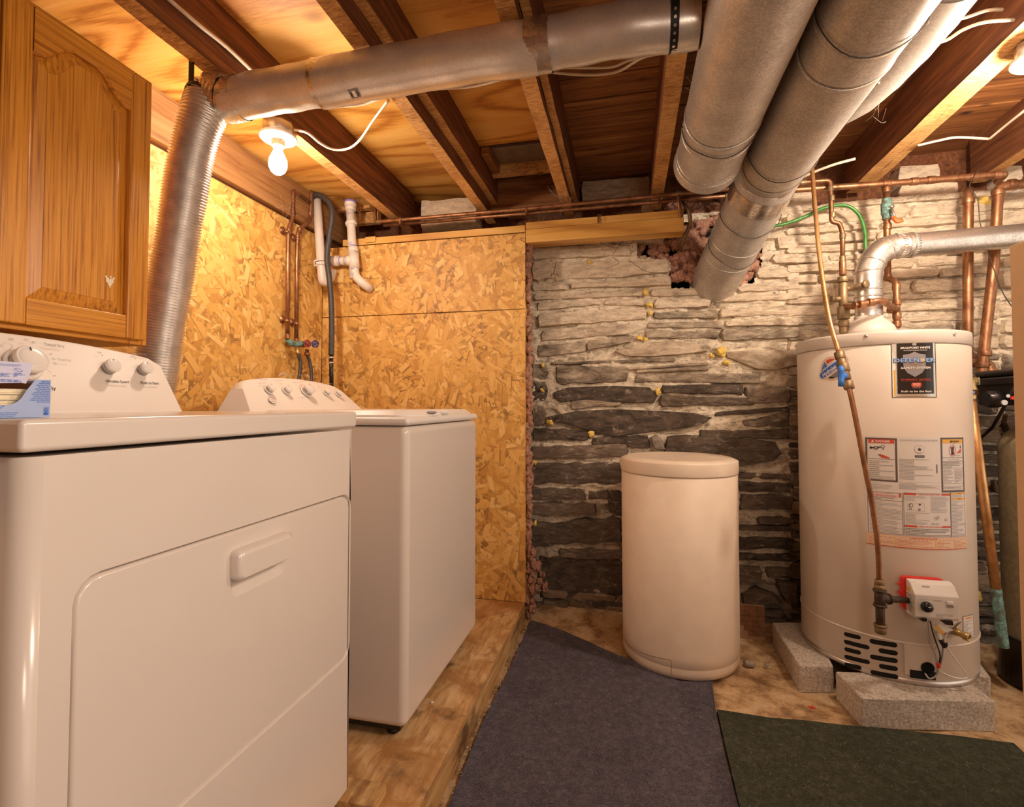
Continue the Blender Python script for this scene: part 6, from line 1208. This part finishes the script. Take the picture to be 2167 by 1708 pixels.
# ============================================================ pvc drain
YD = YP-.045
dp = thing('pvc_drain', PY(740, 600, YD), 'white plastic drain assembly with tee and open standpipe on the OSB', 'pipe')
pp = lambda px, py, o=0: PY(px, py, YD-o)
rP = .0225
MB().tube(fillet([pp(670, 418, .06), pp(681, 578, .06), pp(683, 600, .055), pp(700, 588, .0), pp(706, 560, 0), pp(712, 552, 0), pp(755, 549, 0)][:4]+[pp(704, 570, 0)], .03), rP, 24).build('standpipe', 'pvc', dp)
for (a, b, r_, nm) in ((pp(674.5, 552, .06), pp(675.5, 566, .06), rP+.004, 'coupling'), (pp(701, 553, .0), pp(716, 552, 0), rP+.005, 'coupling'), (pp(740, 470, 0), pp(743, 476, 0), rP+.004, 'coupling')): MB().tube([a, b], r_, 28).build(nm, 'pvc', dp)
MB().tube([pp(704, 553), pp(750, 552)], rP, 24).build('branch', 'pvc', dp)
MB().tube([pp(741, 436), pp(749, 590)], rP, 24).build('vent_pipe', 'pvc', dp)
MB().tube([pp(748, 536), pp(750, 568)], rP+.005, 28).build('tee', 'pvc', dp); MB().tube([pp(732, 552), pp(748, 552)], rP+.005, 28).build('tee', 'pvc', dp)
MB().tube([pp(741.5, 426), pp(741.7, 438)], rP+.008, 28).build('vent_cap', 'pvc', dp); MB().tube([pp(741.7, 437), pp(742, 446)], rP+.004, 28).build('vent_cap', 'pvc', dp); MB().tube([pp(744, 468), pp(744.4, 476)], rP+.005, 28).build('coupling', 'pvc', dp); MB().tube([pp(747.5, 523), pp(748, 534)], rP+.004, 28).build('coupling', 'pvc', dp)
MB().tube(fillet([pp(750, 566), pp(752, 585), pp(768, 600), PY(785, 613, YP-.0)], .03), rP, 24).build('elbow', 'pvc', dp); MB().tube([pp(763, 597, -.006), pp(767, 600, -.01)], rP+.003, 24).build('coupling', 'pvc', dp)
for px, py, o_ in ((741.8, 428, 0), (704.5, 553, 0), (722, 552.5, 0), (749.8, 571, 0), (747, 521, 0)):
    c_ = pp(px, py, o_); ax = Vector((1, 0, 0)) if px in (704.5, 722) else Vector((0, 0, 1)); rr_ = rP+(.0085 if py == 428 else .0055 if px == 704.5 else .0008); MB().lathe([(rr_, -.002 if py != 428 else -.004), (rr_, .002 if py != 428 else .004)], c_, ax, 28).build('purple_primer_mark', 'blue_print', dp)
pr = Print(lambda u, v, o: Vector((u, YD-rP-.0008-o, v))); c_ = pp(742.5, 455); pr.text('PVC-1', c_.x, c_.z, .010, 'blue_print', .03, 'c', 1); c_ = pp(746, 517); pr.text('DWV', c_.x, c_.z, .010, 'blue_print', .022, 'c', 1, 20); c_ = pp(751.5, 583); pr.text('1-1/2', c_.x, c_.z, .012, 'blue_print', .018, 'c', 1, 80); pr.build('pipe_print', dp)
# black corrugated drain hose
hp_ = [pp(660, 418, .09), pp(668, 412, .10), pp(682, 416, .11), pp(698, 432, .11), pp(703, 455, .11), pp(697, 500, .11), pp(692, 545, .115), pp(697, 590, .12), pp(701, 640, .12), pp(702, 700, .12), pp(701, 752, .12)]
dh = thing('washer_drain_hose', hp_[-1], 'dark grey ribbed drain hose strapped to the white standpipe', 'hose')
sp = spline(hp_, 22); MB().tube(sp, [.0135+(.0007 if i % 2 else 0) for i in range(len(sp))], 16).build('hose', 'hose_g', dh)
MB().tube([pp(701, 748, .12), pp(701, 784, .125), pp(702, 830, .13)], [.0105, .0105, .0105], 14).build('hose_tail', 'black', dh)
for y_ in (757, 768): MB().lathe([(.0175, -.004), (.0178, 0), (.0175, .004)], pp(701, y_, .12), 2, 20).build('hose_clamp', 'steel', dh); MB().box(tuple(pp(696, y_, .142)-Vector((.004, .004, .004))), tuple(pp(696, y_, .142)+Vector((.006, .006, .004)))).build('clamp_screw', 'steel', dh)
m = MB(); c_ = pp(683, 556, .085); m.tube([c_+Vector((.040*math.cos(2*PI*k/24), .032*math.sin(2*PI*k/24), .002*math.cos(2*PI*k/24))) for k in range(24)], .0018, 6, 0, False, True); m.build('cable_tie', 'black', dh)
# ============================================================ blocks, cabinet, debris
def block(px4, ztop, label, rt=0):
    """px4: front-left, front-right, back-right, back-left of the top face"""
    t4 = [PZ(a, b, ztop) for a, b in px4]; m = MB(); n_ = 12; vs = []; zb = -.004
    bm = bmesh.new(); lo_ = [bm.verts.new((p.x, p.y, zb)) for p in t4]; hi_ = [bm.verts.new((p.x, p.y, ztop)) for p in t4]
    bm.faces.new(hi_); bm.faces.new(lo_[::-1])
    for i in range(4): j = (i+1) % 4; bm.faces.new((lo_[i], lo_[j], hi_[j], hi_[i]))
    bmesh.ops.bevel(bm, geom=list(bm.edges), offset=.004, segments=1, affect='EDGES'); bmesh.ops.subdivide_edges(bm, edges=bm.edges, cuts=5, use_grid_fill=True); bmesh.ops.triangulate(bm, faces=bm.faces)
    vs = [v.co+Vector((mnoise.noise(v.co*30), mnoise.noise(v.co*30+Vector((9, 0, 0))), .4*mnoise.noise(v.co*30+Vector((0, 9, 0)))))*.0022 for v in bm.verts]; fs = [[v.index for v in f.verts] for f in bm.faces]; bm.free()
    return tag(m.add(vs, fs).build('concrete_block', 'concrete'), label, 'block')
zt_b = zb_w-.001
block([(1824, 1477), (2106, 1484), (2040, 1432), (1768, 1420)], zt_b, 'grey concrete block lying in front under the water heater')
block([(1692, 1409), (1764, 1409), (1716, 1317), (1634, 1317)], zt_b, 'grey concrete block under the left edge of the water heater')
block([(2040, 1424), (2096, 1432), (2066, 1392), (2030, 1388)], zt_b, 'grey concrete block under the right rear of the water heater')
# furnace cabinet at the right edge
fc0 = P(2146.5, 900, 1.25); zf = PZ(0, 0, 0) and (P(2147, 518, 1.25).z)
fcb = thing('furnace_cabinet', (fc0.x+.2, 1.0, 0), 'plain tan metal furnace cabinet cut off by the right frame edge', 'furnace')
MB().box((fc0.x, .55, -.0), (fc0.x+.5, fc0.y, zf)).build('housing', 'tan', fcb, .003); MB().box((fc0.x+.004, .6, .2), (fc0.x-.0015, fc0.y-.05, .7)).build('service_panel', 'tan', fcb, .001)
# tiles and rubble
a = PZ(1566, 1352, .0); b = PZ(1618, 1356, .0); y_ = PY(1590, 1350, 2.47)
tl = thing('tile_offcut', (PY(1595, 1350, 2.48).x, 2.48, 0), 'offcut of small brown mosaic tile leaning between tank and heater', 'tile')
x0, x1 = PY(1572, 1300, 2.48).x, PY(1618, 1300, 2.48).x; z0, z1 = PY(1600, 1358, 2.48).z, PY(1600, 1282, 2.48).z
MB().box((x0-.03, 2.481, z0), (x1, 2.492, z1)).build('tile_backing', 'grout', tl)
nx_, nz_ = 7, 7; s_ = (x1-x0+.03)/nx_; sz = (z1-z0)/nz_
t_me = None
for i in range(nx_):
    for j in range(nz_):
        if j*sz+z0 < .01+(.0 if i > 2 else .03*(3-i)/1.5): continue
        MB().box((x0-.03+i*s_+.0012, 2.477, z0+j*sz+.0012), (x0-.03+(i+1)*s_-.0012, 2.4808, z0+(j+1)*sz-.0012)).build('mosaic_tile', 'tile', tl)
for (px, py, r_, lb) in ((1585, 1405, .020, 'small pale loose rock on the dirt right of the cream tank'), (1622, 1408, .008, 'tiny pale pebble right of the small loose rock')):
    p = PZ(px, py, .008); tag(MB().ico(p, r_, (1, .8, .6), .6, px, 3).build('loose_rock', 'rock'), lb, 'rock')
p = PZ(1718, 1498, .008); m = MB()
for k in range(6): a = k*1.05; m.tube([p, p+Vector((math.cos(a)*.013, math.sin(a)*.008, .004*(k % 2)))], .0022, 5)
tag(m.build('red_wire_nut', 'red'), 'small bright red plastic scrap beside the front concrete block', 'debris')
p = PZ(914, 1487, .1); tag(MB().lathe([(.006, 0), (.0065, .001), (.005, .0025), (.0001, .003)], (p.x, p.y, .1005), 2, 14).build('white_button', 'plastic_w'), 'small white disc lying on the platform front of the washer', 'button')
# cobwebs
m = MB(); q = random.Random(4)
def web(x, y, z, spread, k, fn):
    for i in range(k):
        a = fn(x+q.uniform(-1, 1)*spread, y+q.uniform(-1, 1)*spread); b = fn(x+q.uniform(-1, 1)*spread, y+q.uniform(-1, 1)*spread); c_ = (a+b)/2+Vector((q.uniform(-.01, .01), 0, -q.uniform(0, .02))); m.tube(spline([a, c_, b], 4), .0003, 3)
web(720, 445, 0, 40, 9, lambda a, b: PY(a, b, 2.36)); web(770, 440, 0, 35, 9, lambda a, b: PY(a, b, 2.36)); web(620, 440, 0, 40, 8, lambda a, b: PX(a, b, XL+.05)); web(1180, 415, 0, 22, 8, lambda a, b: PY(a, b, 2.3)); web(2030, 640, 0, 30, 26, lambda a, b: PY(a, b, 2.56)); web(1455, 500, 0, 28, 8, lambda a, b: PY(a, b, 2.45)); web(1465, 180, 0, 20, 8, lambda a, b: PZ(a, b, 2.05)); web(1860, 235, 0, 30, 5, lambda a, b: PZ(a, b, 2.02)); web(520, 240, 0, 22, 8, lambda a, b: PY(a, b, 1.2)); web(1960, 30, 0, 35, 16, lambda a, b: PZ(a, b, 2.02))
tag(m.build('cobwebs', 'web'), 'dusty cobweb strands among the joists and pipes', 'cobweb', kind='stuff')

GR = {'electrical_cable': 'cream electrical cables strung through the joists', 'concrete_block': 'concrete blocks under the water heater', 'ceiling_light': 'bare bulb ceiling lights', 'laundry_supply_pipe': 'copper laundry supply pipes', 'supply_valve': 'washer shut-off valves', 'washer_hose': 'washer inlet hoses', 'heating_duct': 'round heating ducts under the joists', 'carpet_piece': 'carpet pieces on the floor', 'loose_rock': 'loose rocks on the dirt', 'tall_copper_pipe': 'tall copper pipes at the right', 'copper_supply_pipe': 'copper water pipes along the rear wall', 'green_hose': 'green hoses', 'bell_wire': 'thin wires'}
for o in COL.objects:
    b_ = o.name.split('.')[0]
    if o.parent is None and b_ in GR and 'label' in o.keys(): o['group'] = GR[b_]
